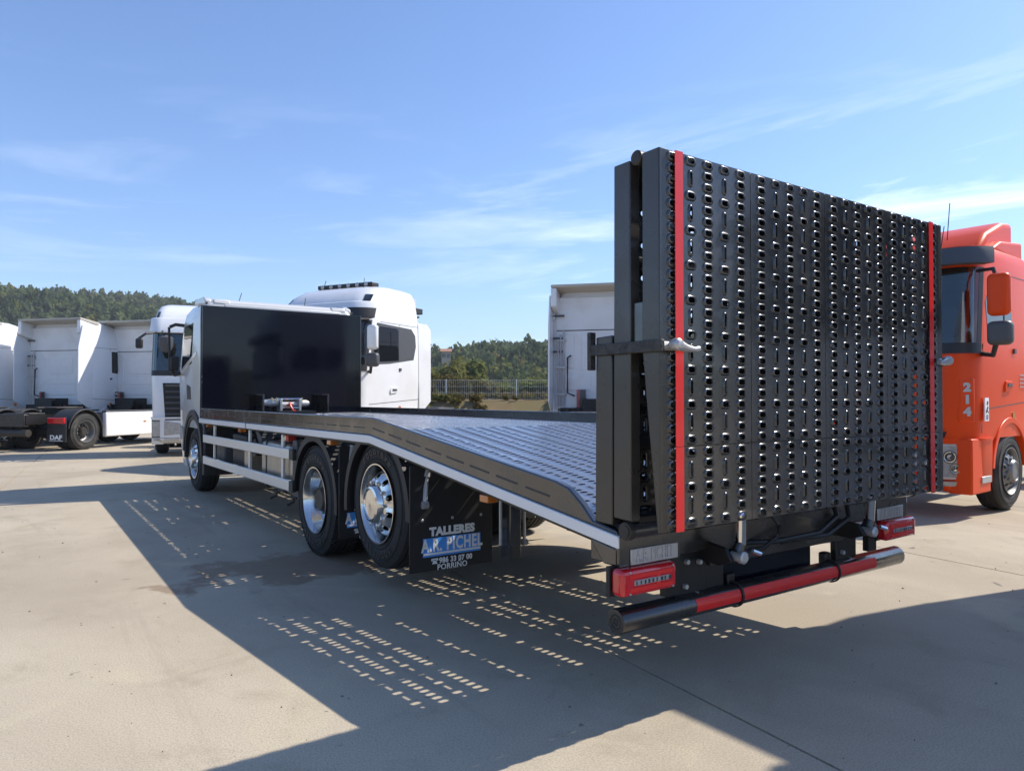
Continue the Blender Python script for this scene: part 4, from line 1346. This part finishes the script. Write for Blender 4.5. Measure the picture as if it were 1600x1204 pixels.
    # leg with jack behind the flap
    lg = MB().box(-0.665, -0.57, 1.98, 2.1, 0.32, 0.92)
    leg = lg.build('support_leg', 'black_kerb', root, 0.008)
    MB().tube([(-0.54, 2.0, 0.9), (-0.53, 2.0, 0.45)], 0.012, 8).lathe([(-0.02, .022), (.02, .022)], (-0.53, 2.0, 0.43), 'x', 10).build('gas_strut', 'galvanised', leg)
    MB().tube([(-0.70, 2.05, 0.85), (-0.70, 2.05, 0.42)], 0.012, 8).build('hanger_rod', 'galvanised', leg)

    # ---------------- headboard and winch
    hb = MB().box(-1.258, 1.258, 9.18, 9.225, 1.19, 2.815).build('headboard', 'black_board', root, 0.006)
    for x in (-1.25, 1.235):
        MB().box(x, x + 0.015, 9.172, 9.18, 1.3, 2.81).build('edge_trim', 'black_kerb', hb)
    for s in (-1, 1):
        b = MB()
        x = 0.05 + s * 0.5
        b.box(x - 0.012, x + 0.012, 8.82, 9.175, 1.21, 1.50); b.box(x - s * 0.0 - 0.10, x + 0.012, 8.82, 9.175, 1.488, 1.50)
        b.box(x - 0.012, x + 0.012, 8.80, 8.825, 1.21, 1.5)
        b.build('winch_bracket', 'black_kerb', root, 0.004)
    w = MB()
    w.box(-0.34, 0.30, 8.86, 9.12, 1.21, 1.24)
    wn = w.build('winch', 'black_frame', root)
    MB().lathe([(-0.14, .045), (0.12, .045)], (0, 8.98, 1.34), 'x', 18).build('drum', 'galvanised', wn)
    for x in (-0.16, 0.13):
        MB().box(x - 0.018, x + 0.018, 8.88, 9.08, 1.24, 1.43).build('drum_flange', 'plate_silver', wn, 0.006)
    MB().lathe([(-0.42, .0), (-0.42, .035), (-0.30, .06), (-0.19, .06)], (0, 8.98, 1.37), 'x', 16).build('motor', 'galvanised', wn)
    MB().lathe([(0.15, .06), (0.26, .055), (0.30, .03), (0.30, 0)], (0, 8.98, 1.36), 'x', 16).build('gear_case', 'plate_silver', wn)
    tr = MB()
    for yy, zz in ((8.90, 1.43), (9.06, 1.43), (8.90, 1.29)):
        tr.tube([(-0.17, yy, zz), (0.14, yy, zz)], 0.013, 8)
    tr.tube([(-0.46, 8.98, 1.41), (-0.19, 8.98, 1.41)], 0.012, 6)
    for x in (-0.29, -0.22, 0.17): tr.tube([(x, 8.93, 1.38), (x, 8.93, 1.45)], 0.018, 8)
    tr.build('tie_bar', 'chrome', wn)
    hk = MB().tube([(-0.05, 8.84, 1.37), (-0.04, 8.80, 1.31), (-0.01, 8.79, 1.25), (0.03, 8.79, 1.24)], 0.018, 8).tube([(-0.09, 8.85, 1.335), (0.0, 8.83, 1.34)], 0.014, 8)
    hk.build('hook', 'red_hook', wn)

    # ---------------- cab of the truck (seen from behind)
    rings = [(0.98, 9.34, 11.22, 1.215, 0.30, 0.05), (1.80, 9.34, 11.24, 1.245, 0.34, 0.06), (2.62, 9.34, 11.06, 1.215, 0.34, 0.07), (2.80, 9.34, 10.98, 1.19, 0.36, 0.09), (2.90, 9.36, 10.80, 1.13, 0.36, 0.12), (2.945, 9.42, 10.6, 1.02, 0.34, 0.14)]
    cab = Cab(rings)
    body = cab.shell('cab', 'ivory_paint', root)
    for s in (-1, 1):
        cab.side([(10.75, 1.92), (10.62, 2.60), (9.95, 2.62), (9.95, 1.98)], s, 'side_window', 'dark_glass', body, 0.004)
        cab.side([(10.78, 1.90), (10.75, 1.84), (9.60, 2.10), (9.60, 2.16)], s, 'body_crease', 'ivory_paint', body, 0.012, 0.01, 0.006)
        cab.side([(9.92, 1.0), (9.908, 1.0), (9.908, 2.7), (9.92, 2.7)], s, 'door_seam', 'dark_print', body, 0.002)
        cab.side([(10.30, 1.42), (10.02, 1.42), (10.02, 1.62), (10.30, 1.66)], s, 'side_vent', 'black_plastic', body, 0.008, 0.01, 0.01)
        MB().arch(9.858, 0.54, 0.635, 0.72, 4, 176, s * 1.20, s * 1.248, 24).build('arch_trim', 'black_plastic', body)
        MB().prism([(9.40, 2.86), (9.40, 2.93), (9.55, 2.99), (10.1, 3.0), (10.2, 2.92)], 'x', s * 1.16, s * 1.06).build('roof_fin', 'ivory_paint', body, 0.02, 3)
        MB().prism([(9.345, 2.87), (9.37, 2.945), (9.75, 2.955), (9.75, 2.87)], 'x', s * 1.05, s * 0.80).build('roof_bracket', 'ivory_paint', body, 0.02, 2)
        MB().lathe([(9.325, 0.0), (9.325, 0.018), (9.345, 0.018)], (s * 1.15, 0, 2.87), 'y', 12).build('cap_bolt', 'grey_plastic', body)
        m = MB().tube([(s * 1.20, 10.75, 2.64), (s * 1.32, 10.85, 2.66), (s * 1.40, 10.88, 2.62)], 0.028, 8).tube([(s * 1.22, 10.8, 1.86), (s * 1.32, 10.88, 1.83), (s * 1.38, 10.88, 1.9)], 0.035, 8).tube([(s * 1.41, 10.9, 2.62), (s * 1.40, 10.9, 1.9)], 0.02, 8)
        arm = m.build('mirror_arm', 'black_plastic', body)
        MB().box(s * 1.26, s * 1.40, 10.84, 10.98, 1.90, 2.14).build('mirror_housing', 'black_plastic', arm, 0.03, 3)
    MB().box(-0.9, 0.95, 9.30, 9.345, 2.60, 2.87).build('rear_sill', 'ivory_paint', body, 0.02)
    for x, dx in ((-0.55, 0.05), (0.55, 0.0)):
        MB().tube([(x, 10.0, 2.9), (x + dx, 9.9, 3.14)], 0.006, 5).build('aerial', 'black_plastic', body)
    bump = Cab([(0.32, 10.5, 11.2, 1.16, 0.28, 0.05), (0.96, 10.5, 11.26, 1.235, 0.30, 0.05)])
    bump.wrap(0.32, 0.98, 0.25, 0.25, 'bumper', 'ivory_paint', root, off=0, th=0.25)
    cab.wrap(1.9, 2.6, -3, -3, 'windscreen', 'dark_glass', body)

    # ---------------- tail: cross beam, plates, lamps, cylinders, bumper bar
    tb = MB().box(-1.262, 1.262, 0.262, 0.44, 0.692, 0.845)
    tb.box(-0.60, 0.60, 0.275, 0.55, 0.60, 0.70)
    tail = tb.build('tail_beam', 'black_gloss', root, 0.006)
    MB().tube([(-1.245, 0.20, 0.858), (1.245, 0.20, 0.858)], 0.036, 20).build('ramp_pivot', 'black_gloss', root)
    for s in (-1, 1):
        MB().lathe([(s * 1.268, 0.0), (s * 1.268, 0.040), (s * 1.24, 0.042)], (0, 0.20, 0.858), 'x', 24).lathe([(s * 1.272, 0.0), (s * 1.272, 0.028), (s * 1.266, 0.028)], (0, 0.20, 0.858), 'x', 24).build('pivot_cap', 'grease', root)
        ep = MB().box(s * 1.268, s * 0.868, 0.236, 0.262, 0.688, 0.828).build('end_plate', 'black_gloss', root, 0.003)
        x0, x1 = (-1.203, -0.893) if s < 0 else (0.90, 1.21)
        sp = MB().box(x0, x1, 0.228, 0.236, 0.690, 0.765).build('name_plate', 'plate_silver', ep, 0.004)
        me = text_mesh('A.R. PICHEL', 0.076, 0.001, 0.0025, 'grey_print', 0.62, 1.02)
        link('lettering', me, sp, loc=((x0 + x1) / 2, 0.2275, 0.7275), rot=ROT_BACK)
        # tail lamp
        lx0, lx1 = (-1.30, -0.945) if s < 0 else (0.93, 1.285)
        lamp = MB().box(lx0, lx1, 0.185, 0.262, 0.565, 0.688).build('tail_lamp', 'red_lens', root, 0.022, 3)
        inner = MB().box(lx0 + 0.075, lx1 - 0.055, 0.180, 0.186, 0.613, 0.636)
        inner.build('reversing_lens', 'clear_lens', lamp, 0.002)
        rb = MB()
        for k in range(9):
            xx = lx0 + 0.08 + k * 0.026 + random.uniform(0, 0.006)
            rb.box(xx, xx + random.uniform(0.006, 0.016), 0.1785, 0.1805, 0.616, 0.633)
        rb.build('bulb_row', 'dark_print', lamp)['kind'] = 'stuff'
        MB().box(lx0 + 0.05, lx1 - 0.035, 0.182, 0.1855, 0.645, 0.664).build('lens_rib', 'red_tape', lamp, 0.003)
        MB().box(lx0 + 0.05, lx1 - 0.035, 0.182, 0.1855, 0.585, 0.604).build('lens_rib', 'red_tape', lamp, 0.003)
        MB().box(lx0 + 0.215, lx0 + 0.238, 0.1805, 0.1855, 0.585, 0.664).build('lens_rib', 'red_tape', lamp, 0.003)
        sc = MB()
        for xx in (lx0 + 0.05, lx1 - 0.03):
            for zz in (0.578, 0.674): sc.lathe([(0.182, 0.0), (0.182, 0.005), (0.187, 0.005)], (xx, 0, zz), 'y', 8)
        sc.build('screw', 'galvanised', lamp)
        MB().box(lx0 - 0.004, lx1 + 0.004, 0.262, 0.285, 0.556, 0.692).build('lamp_back', 'black_plastic', lamp)
        MB().box(s * 0.945, s * 0.85, 0.262, 0.30, 0.50, 0.70).build('lamp_bracket', 'black_frame', root, 0.003)
        # hydraulic cylinder with chrome rod
        cx = s * 0.56 if s < 0 else 0.62
        cy = MB().tube([(cx - 0.02, 0.13, 0.69), (cx, 0.125, 0.735)], 0.034, 14).lathe([(-0.05 + cx, 0.036), (cx + 0.05, 0.036)], (0, 0.135, 0.682), 'x', 16)
        cyl = cy.build('hydraulic_cylinder', 'black_gloss', root)
        MB().tube([(cx, 0.125, 0.733), (cx - 0.03, 0.10, 0.89)], 0.026, 16).build('piston_rod', 'chrome', cyl)
        MB().lathe([(0.06, 0.0), (0.06, 0.020), (0.068, 0.030), (0.09, 0.030), (0.09, 0.024), (0.14, 0.024)], (cx - 0.045, 0, 0.680), 'y', 16).build('pin', 'galvanised', cyl)
        MB().tube([(cx + 0.05, 0.09, 0.70), (cx + 0.085, 0.07, 0.685)], 0.012, 8).build('grease_nipple', 'chrome', cyl)
        MB().prism([(0.10, 0.66), (0.14, 0.72), (0.45, 0.76), (0.45, 0.64), (0.18, 0.63)], 'x', cx - 0.10, cx - 0.075).build('cylinder_lug', 'black_frame', root, 0.004)
        # bracket of the bumper bar
        bx0, bx1 = (-0.83, -0.60) if s < 0 else (0.56, 0.78)
        MB().box(bx0, bx1, 0.30, 0.34, 0.40, 0.70).build('bumper_bracket', 'black_frame', root, 0.006)
        bo = MB()
        for bx, bz in ((0.25, 0.52), (0.6, 0.47), (0.3, 0.64), (0.7, 0.63)):
            bo.lathe([(0.280, 0.0), (0.280, 0.012), (0.289, 0.014), (0.301, 0.014)], (bx0 + (bx1 - bx0) * bx, 0, bz), 'y', 10)
        bo.build('bolt', 'galvanised', root)
    MB().box(-0.46, 0.36, 0.34, 0.36, 0.465, 0.66).build('rear_panel', 'black_board', root, 0.004)
    MB().box(-0.60, -0.46, 0.31, 0.5, 0.42, 0.70).build('winch_post', 'black_frame', root, 0.004)
    hs = MB()
    hs.tube([(-0.30, 0.16, 0.88), (-0.26, 0.12, 0.80), (-0.27, 0.12, 0.74), (-0.33, 0.16, 0.68), (-0.4, 0.24, 0.66)], 0.012, 8)
    hs.tube([(0.28, 0.16, 0.90), (0.24, 0.10, 0.80), (0.10, 0.12, 0.72), (-0.2, 0.2, 0.69), (-0.4, 0.3, 0.69)], 0.014, 8)
    hs.tube([(0.42, 0.16, 0.90), (0.36, 0.10, 0.78), (0.18, 0.12, 0.70), (-0.1, 0.22, 0.675)], 0.014, 8)
    hs.build('hydraulic_hose', 'hose', root)
    bar = MB().lathe([(-1.232, 0.0), (-1.232, 0.056), (-1.228, 0.0585), (1.248, 0.0585), (1.252, 0.056), (1.252, 0.0)], (0, 0.30, 0.424), 'x', 40).build('bumper_bar', 'black_gloss', root, smooth=40)
    for x, sg in ((-1.232, -1), (1.252, 1)):
        MB().lathe([(x, 0.036), (x + sg * 0.003, 0.034), (x + sg * 0.003, 0.030), (x, 0.028)], (0, 0.30, 0.424), 'x', 28, caps=False).lathe([(x, 0.018), (x + sg * 0.003, 0.016), (x + sg * 0.003, 0.008), (x, 0.006)], (0, 0.30, 0.424), 'x', 20, caps=False).build('end_cap', 'black_plastic', bar)
    for x0, x1 in ((-0.745, -0.405), (-0.385, 0.485), (0.505, 0.905)):
        t = MB()
        n = 6
        vs, fs = [], []
        for i in range(n + 1):
            a = R(180 - 38 + 62 * i / n)
            for x in (x0, x1):
                vs.append((x, 0.30 + 0.0605 * math.cos(a), 0.424 + 0.0605 * math.sin(a)))
        for i in range(n): fs.append((2 * i, 2 * i + 1, 2 * i + 3, 2 * i + 2))
        t.add(vs, fs)
        for i in range(n + 1):
            if i in (2, 4):
                a = R(180 - 38 + 62 * i / n)
                t.tube([(x0, 0.30 + 0.0605 * math.cos(a), 0.424 + 0.0605 * math.sin(a)), (x1, 0.30 + 0.0605 * math.cos(a), 0.424 + 0.0605 * math.sin(a))], 0.0012, 5)
        t.build('reflective_tape', 'red_tape', bar)
    for x in (-0.395, 0.495):
        MB().lathe([(x - 0.007, 0.060), (x - 0.007, 0.068), (x + 0.007, 0.068), (x + 0.007, 0.060)], (0, 0.30, 0.424), 'x', 36, closed=True).build('clamp_ring', 'black_plastic', bar)
        MB().box(x - 0.03, x + 0.03, 0.31, 0.36, 0.46, 0.53).build('clamp_foot', 'black_frame', bar, 0.01)

    # ---------------- folded ramp
    zt, zb, zs = 2.530, 0.880, 1.243
    fr = MB()
    fr.box(-1.19, 1.19, 0.004, 0.100, zt - 0.05, zt); fr.box(-1.19, 1.19, 0.180, 0.282, zt - 0.06, zt - 0.012)
    for x in (-0.655, -0.04, 0.575):
        fr.box(x - 0.02, x + 0.02, 0.006, 0.05, zb + 0.05, zt - 0.05); fr.box(x - 0.02, x + 0.02, 0.20, 0.278, zb + 0.05, zt - 0.06)
    for z in (1.225, 1.62, 2.05):
        fr.box(-1.19, 1.19, 0.006, 0.045, z, z + 0.05); fr.box(-1.19, 1.19, 0.20, 0.278, z, z + 0.05)
    fr.box(-1.19, 1.19, 0.29, 0.405, 0.87, 0.93); fr.box(-1.19, 1.19, 0.29, 0.405, 1.69, 1.742)
    fr.box(-1.19, 1.19, 0.185, 0.30, 0.865, 0.92)
    ramp = fr.build('ramp', 'black_frame', root, 0.004)
    for s in (-1, 1):
        a, b = s * 1.252, s * 1.192
        MB().prism([(0.0, zb - 0.005), (0.0, zt + 0.004), (0.105, zt + 0.004), (0.105, 1.66), (0.018, zb - 0.005)], 'x', a, b).build('ramp_rail', 'black_rail', ramp, 0.006)
        MB().prism([(0.178, 0.90), (0.178, zt - 0.008), (0.284, zt - 0.008), (0.292, 0.905)], 'x', a, b).build('ramp_rail', 'black_rail', ramp, 0.006)
        MB().prism([(0.300, 0.868), (0.300, 1.744), (0.410, 1.740), (0.418, 0.868)], 'x', a, b).build('ramp_rail', 'black_rail', ramp, 0.006)
        MB().prism([(0.107, 1.68), (0.107, 1.88), (0.176, 1.88), (0.176, 1.68)], 'x', s * 1.236, s * 1.2).build('rail_block', 'black_kerb', ramp, 0.003)
        # hinge knuckle on top
        MB().lathe([(s * 1.256, 0.0), (s * 1.256, 0.026), (s * 1.248, 0.034), (s * 1.05, 0.034), (s * 1.05, 0.0)], (0, 0.142, zt - 0.006), 'x', 20).build('hinge_knuckle', 'grease', ramp)
        # locking bar and lever
        x = s * 1.262
        MB().box(x - 0.012, x + 0.012, -0.028, 0.436, 1.652, 1.704).build('locking_bar', 'worn_steel', ramp, 0.004)
        MB().box(x - 0.014, x + 0.02, 0.421, 0.448, 1.585, 1.765).build('bar_keeper', 'worn_steel', ramp, 0.004)
        MB().tube([(s * 1.268, -0.006, 1.678), (s * 1.18, -0.006, 1.678)], 0.02, 10).tube([(s * 1.21, 0.0, 1.68), (s * 1.21, -0.05, 1.678)], 0.016, 10).build('lock_pin', 'galvanised', ramp)
        lv = MB().tube([(s * 1.20, -0.055, 1.680), (s * 1.15, -0.056, 1.668), (s * 1.10, -0.060, 1.664), (s * 1.075, -0.06, 1.668)], [0.026, 0.018, 0.011, 0.014], 12)
        lv.lathe([(-0.08, 0.0), (-0.078, 0.016), (-0.068, 0.026), (-0.05, 0.028), (-0.03, 0.024)], (s * 1.205, 0, 1.682), 'y', 18)
        lv.build('lock_lever', 'plate_silver', ramp)
    MB().tube([(-1.04, 0.142, zt - 0.006), (1.04, 0.142, zt - 0.006)], 0.028, 16).build('hinge_tube', 'black_gloss', ramp)
    rx = (R(90), 0, 0)
    for x in (-1.25, -0.635, -0.02, 0.595):
        link('perforated_plate', plate_r, ramp, loc=(x, 0.0, zs + 0.002), rot=rx)
        o = link('perforated_plate', plate_s, ramp, loc=(x, 0.0, zb)); o.rotation_euler = rx
        o.scale = (1, (zs - 0.002 - zb) / (7 * PITCH), 1)
        link('perforated_plate', plate_r, ramp, loc=(x + PW, 0.283, zs - 0.018), rot=(R(90), 0, R(180)))
        o = link('perforated_plate', plate_s, ramp, loc=(x + PW, 0.283, zb + 0.02), rot=(R(90), 0, R(180)))
        link('perforated_plate', plate_s, ramp, loc=(x + PW, 0.411, 0.90), rot=(R(90), 0, R(180)))
        link('perforated_plate', plate_s, ramp, loc=(x + PW, 0.411, 1.30), rot=(R(90), 0, R(180)))
    for x0 in (-1.170, 1.062):
        tp = MB()
        tp.box(x0, x0 + 0.050, -0.0155, -0.0135, zb - 0.004, zs - 0.001)
        tp.box(x0, x0 + 0.050, -0.0152, -0.0132, zs + 0.001, zt)
        tp.build('red_tape', 'red_tape', ramp)
    return root


build_recovery_truck()

# ------------------------------------------------------------------ the parked tractor units
def place(local, u, D, th):
    t = R(th); c, s = math.cos(t), math.sin(t)
    p = cam_point(u, D)
    return (p.x - (c * local[0] - s * local[1]), p.y - (s * local[0] + c * local[1]), 0)


DAF_TH = -48.0
p2 = place((1.24, -4.25), 135, 20.0, DAF_TH)
p1 = place((1.24, -1.40), 122, 22.2, DAF_TH)
p0 = (p1[0] - 2.55, p1[1] + 1.75, 0)
TALL = [(z * 1.045 if z > 2 else z, *q) for z, *q in HIGH]
tractor('white tractor unit whose cab side just shows at the left edge of the yard', p0, DAF_TH, backmat='old_white', wb=3.8, mirrors=False, side_panel=False)
tractor('white tractor unit with the grey backed high cab, second from the left edge', p1, DAF_TH, backmat='old_white', wb=3.8, mirrors=False, side_panel=False, skirt='white_paint')
tractor('long white tractor unit whose bare rear chassis, red tail lamps and side skirt show', p2, DAF_TH, backmat='old_white', rings=HIGH, wb=4.25, mirrors=False, skirt='white_paint', side_panel=False, flap_text='DAF')

pD = place((1.1, 1.3), 246, 17.6, 167)
D, Dcab, Dbody, Dbump = tractor('white tractor unit facing the camera with a black slatted grille, beside the ivory cab', pD, 167, wb=2.7, front='grille', rings=[(q[0], q[1], q[2], q[3], 0.2, q[5]) for q in ROUND], bump_r=0.2, rear_detail=False, chassis_len=0.7, visor=None, mirrors=False, rimmat='steel_rim', glass='clear_glass')


def front_dress(root, cab, body):
    cab.wrap(3.05, 3.42, -2, -2, 'visor_band', 'white_paint', body, off=0.10, th=0.02)
    cab.wrap(3.44, 3.60, -3, -12, 'roof_lamp_band', 'dark_glass', body, off=0.012)
    cab.wrap(3.44, 3.60, -12, -3, 'roof_lamp_band', 'dark_glass', body, off=0.012)


front_dress(D, Dcab, Dbody)
# inside of the windscreen: blind, dashboard and the driver's mirror
for s in (-1, 1):
    m = MB().tube([(s * 1.15, 1.2, 3.05), (s * 1.35, 1.5, 2.98), (s * 1.5, 1.55, 2.85)], 0.03, 8).build('mirror_arm', 'black_plastic', Dbody)
    MB().box(s * 1.40, s * 1.56, 1.48, 1.62, 2.62, 2.86).build('mirror_housing', 'black_plastic', m, 0.04, 3)
MB().tube([(1.0, 1.25, 3.08), (0.98, 1.62, 3.0)], 0.02, 8).build('mirror_arm', 'black_plastic', Dbody)
MB().lathe([(2.52, 0.0), (2.56, 0.10), (2.70, 0.16), (2.90, 0.16), (2.96, 0.0)], (0.90, 1.55, 0), 'z', 18).build('blind_spot_mirror', 'grey_plastic', Dbody)

pE = place((-1.24, -0.85), 655, 16.3, 119.4)
E_, Ecab, Ebody, Ebump = tractor('white tractor unit in profile with dark window band and roof light bar, behind the headboard', pE, 119.4, front='grille', rings=ROUND, visor='black_plastic', skirt='white_paint', rear_detail=True, deflector=0.5, defl_top=3.12, band=True)
front_dress(E_, Ecab, Ebody)
lb = MB().box(-0.75, 0.75, 0.0, 0.26, 3.86, 3.95).build('light_bar', 'black_plastic', Ebody, 0.02)
for i in range(6):
    MB().lathe([(0.25, 0.0), (0.27, 0.05), (0.275, 0.0)], (-0.6 + i * 0.24, 0, 3.905), 'y', 14).build('spot_lamp', 'clear_lens', lb)
for z in (3.35, 2.98):
    MB().box(-1.16, -1.02, -1.12, -0.84, z, z + 0.13).build('work_lamp', 'black_plastic', Ebody, 0.015)
MB().tube([(0.85, 0.0, 3.75), (0.82, -0.1, 4.12)], 0.008, 5).build('aerial', 'black_plastic', Ebody)

pF = place((-1.24, -0.85), 862, 16.2, -49)
tractor('white tractor unit with pressed back panels and a black grab pipe, left of the ramp', pF, -49, backmat='old_white', back='pressed', mirrors=False, deflector=0.45)

# the orange tractor unit at the right edge
pG = place((-1.22, 0.0), 1578, 9.3, 94.1)
ORANGE = [(0.95, -0.85, 1.40, 1.215, 0.42, 0.05), (1.85, -0.85, 1.40, 1.245, 0.40, 0.06), (3.06, -0.85, 1.14, 1.215, 0.36, 0.06), (3.20, -0.85, 1.08, 1.20, 0.34, 0.08), (3.32, -0.85, 1.00, 1.17, 0.30, 0.10),
          (3.36, -0.85, 0.70, 1.12, 0.28, 0.10)]
G, Gcab, Gbody, Gbump = tractor('orange tractor unit numbered 214 beside the right edge of the ramp', pG, 94.1, paint='orange_paint', rings=ORANGE, front='panel', visor='grey_plastic', rear_detail=False, glass='clear_glass', rimmat='steel_rim', side_panel=False, bump_r=0.52)
# roof spoiler
sp = MB()
sp.prism([(0.40, 3.35), (0.10, 3.62), (-0.5, 3.84), (-0.85, 3.88), (-0.85, 3.30)], 'x', -1.02, 1.02)
sp.build('roof_spoiler', 'orange_paint', G, 0.08, 4)
MB().prism([(0.30, 3.35), (-0.05, 3.50), (-0.85, 3.58), (-0.85, 3.30)], 'x', -1.13, 1.13).build('spoiler_skirt', 'orange_paint', G, 0.04, 3)
MB().box(-0.86, -0.70, 1.06, 1.085, 3.245, 3.265).build('roof_marker', 'clear_lens', Gbody)
MB().tube([(-0.75, 0.9, 3.30), (-0.78, 0.86, 3.62)], 0.006, 5).build('aerial', 'black_plastic', Gbody)
pad = MB().obox((-1.126, 1.221, 1.42), (0.20, 0.07, 0.54), (0, 0, R(48))).build('corner_panel', 'orange_paint', Gbody, 0.034, 4)
for i, ch in enumerate('214'):
    me = text_mesh(ch, 0.135, 0.009, 0.004, 'grey_print', 1.2)
    z = 1.57 - i * 0.145
    link('lettering', me, pad, loc=(-1.154, 1.247, z), rot=(R(90), 0, R(228)))
lab = MB().box(-1.262, -1.247, 0.88, 1.0, 1.17, 1.45).build('warning_label', 'white_print', Gbody)
lp = MB()
lp.prism([(0.92, 1.36), (0.90, 1.40), (0.94, 1.41), (0.95, 1.37)], 'x', -1.265, -1.262); lp.prism([(0.97, 1.26), (0.90, 1.33), (0.92, 1.35), (0.98, 1.29)], 'x', -1.265, -1.262)
lp.prism([(0.90, 1.26), (0.90, 1.28), (0.95, 1.32), (0.96, 1.31)], 'x', -1.265, -1.262)
for i in range(5): lp.box(-1.265, -1.262, 0.905, 0.97, 1.19 + i * 0.012, 1.196 + i * 0.012)
lp.build('label_print', 'dark_print', lab)
pr = MB()
for i, wds in enumerate((0.30, 0.30, 0.32, 0.22)):
    x = 0.0
    while x < wds:
        w = random.uniform(0.02, 0.06)
        pr.box(-1.2475, -1.2455, -0.30 - x - w, -0.30 - x, 1.735 - i * 0.05, 1.752 - i * 0.05); x += w + 0.014
pr.build('door_print', 'grey_print', Gbody)

# the white unit parked just out of the picture on the right, whose shadow lies across the yard
FLAT = [(0.95, -0.85, 1.36, 1.215, 0.20, 0.05), (1.85, -0.85, 1.38, 1.245, 0.20, 0.06), (3.10, -0.85, 1.30, 1.235, 0.20, 0.06), (3.75, -0.85, 1.22, 1.20, 0.22, 0.08), (3.95, -0.85, 1.08, 1.14, 0.25, 0.10), (4.02, -0.80, 0.90, 1.02, 0.25, 0.12)]
H, Hcab, Hbody, Hbump = tractor('white flat fronted tractor unit parked nearer than the orange one, past the right edge', (3.96, -1.55, 0), 91, rings=FLAT, front='panel', rear_detail=False)

for x, r, l in ((-0.85, 0.09, 0.30), (-0.45, 0.07, 0.42), (0.15, 0.10, 0.34), (0.60, 0.06, 0.26), (0.92, 0.10, 0.22)):  # lumps added along the unseen roof to roughen the edge of its shadow
    MB().lathe([(0.62, r * 0.35), (0.62 + l * 0.6, r * 0.45), (0.62 + l, r), (0.62 + l, 0.0)], (x, 0, 4.02 + r), 'y', 18).build('shadow_lump', 'chrome', Hbody)

bpy.context.view_layer.update()
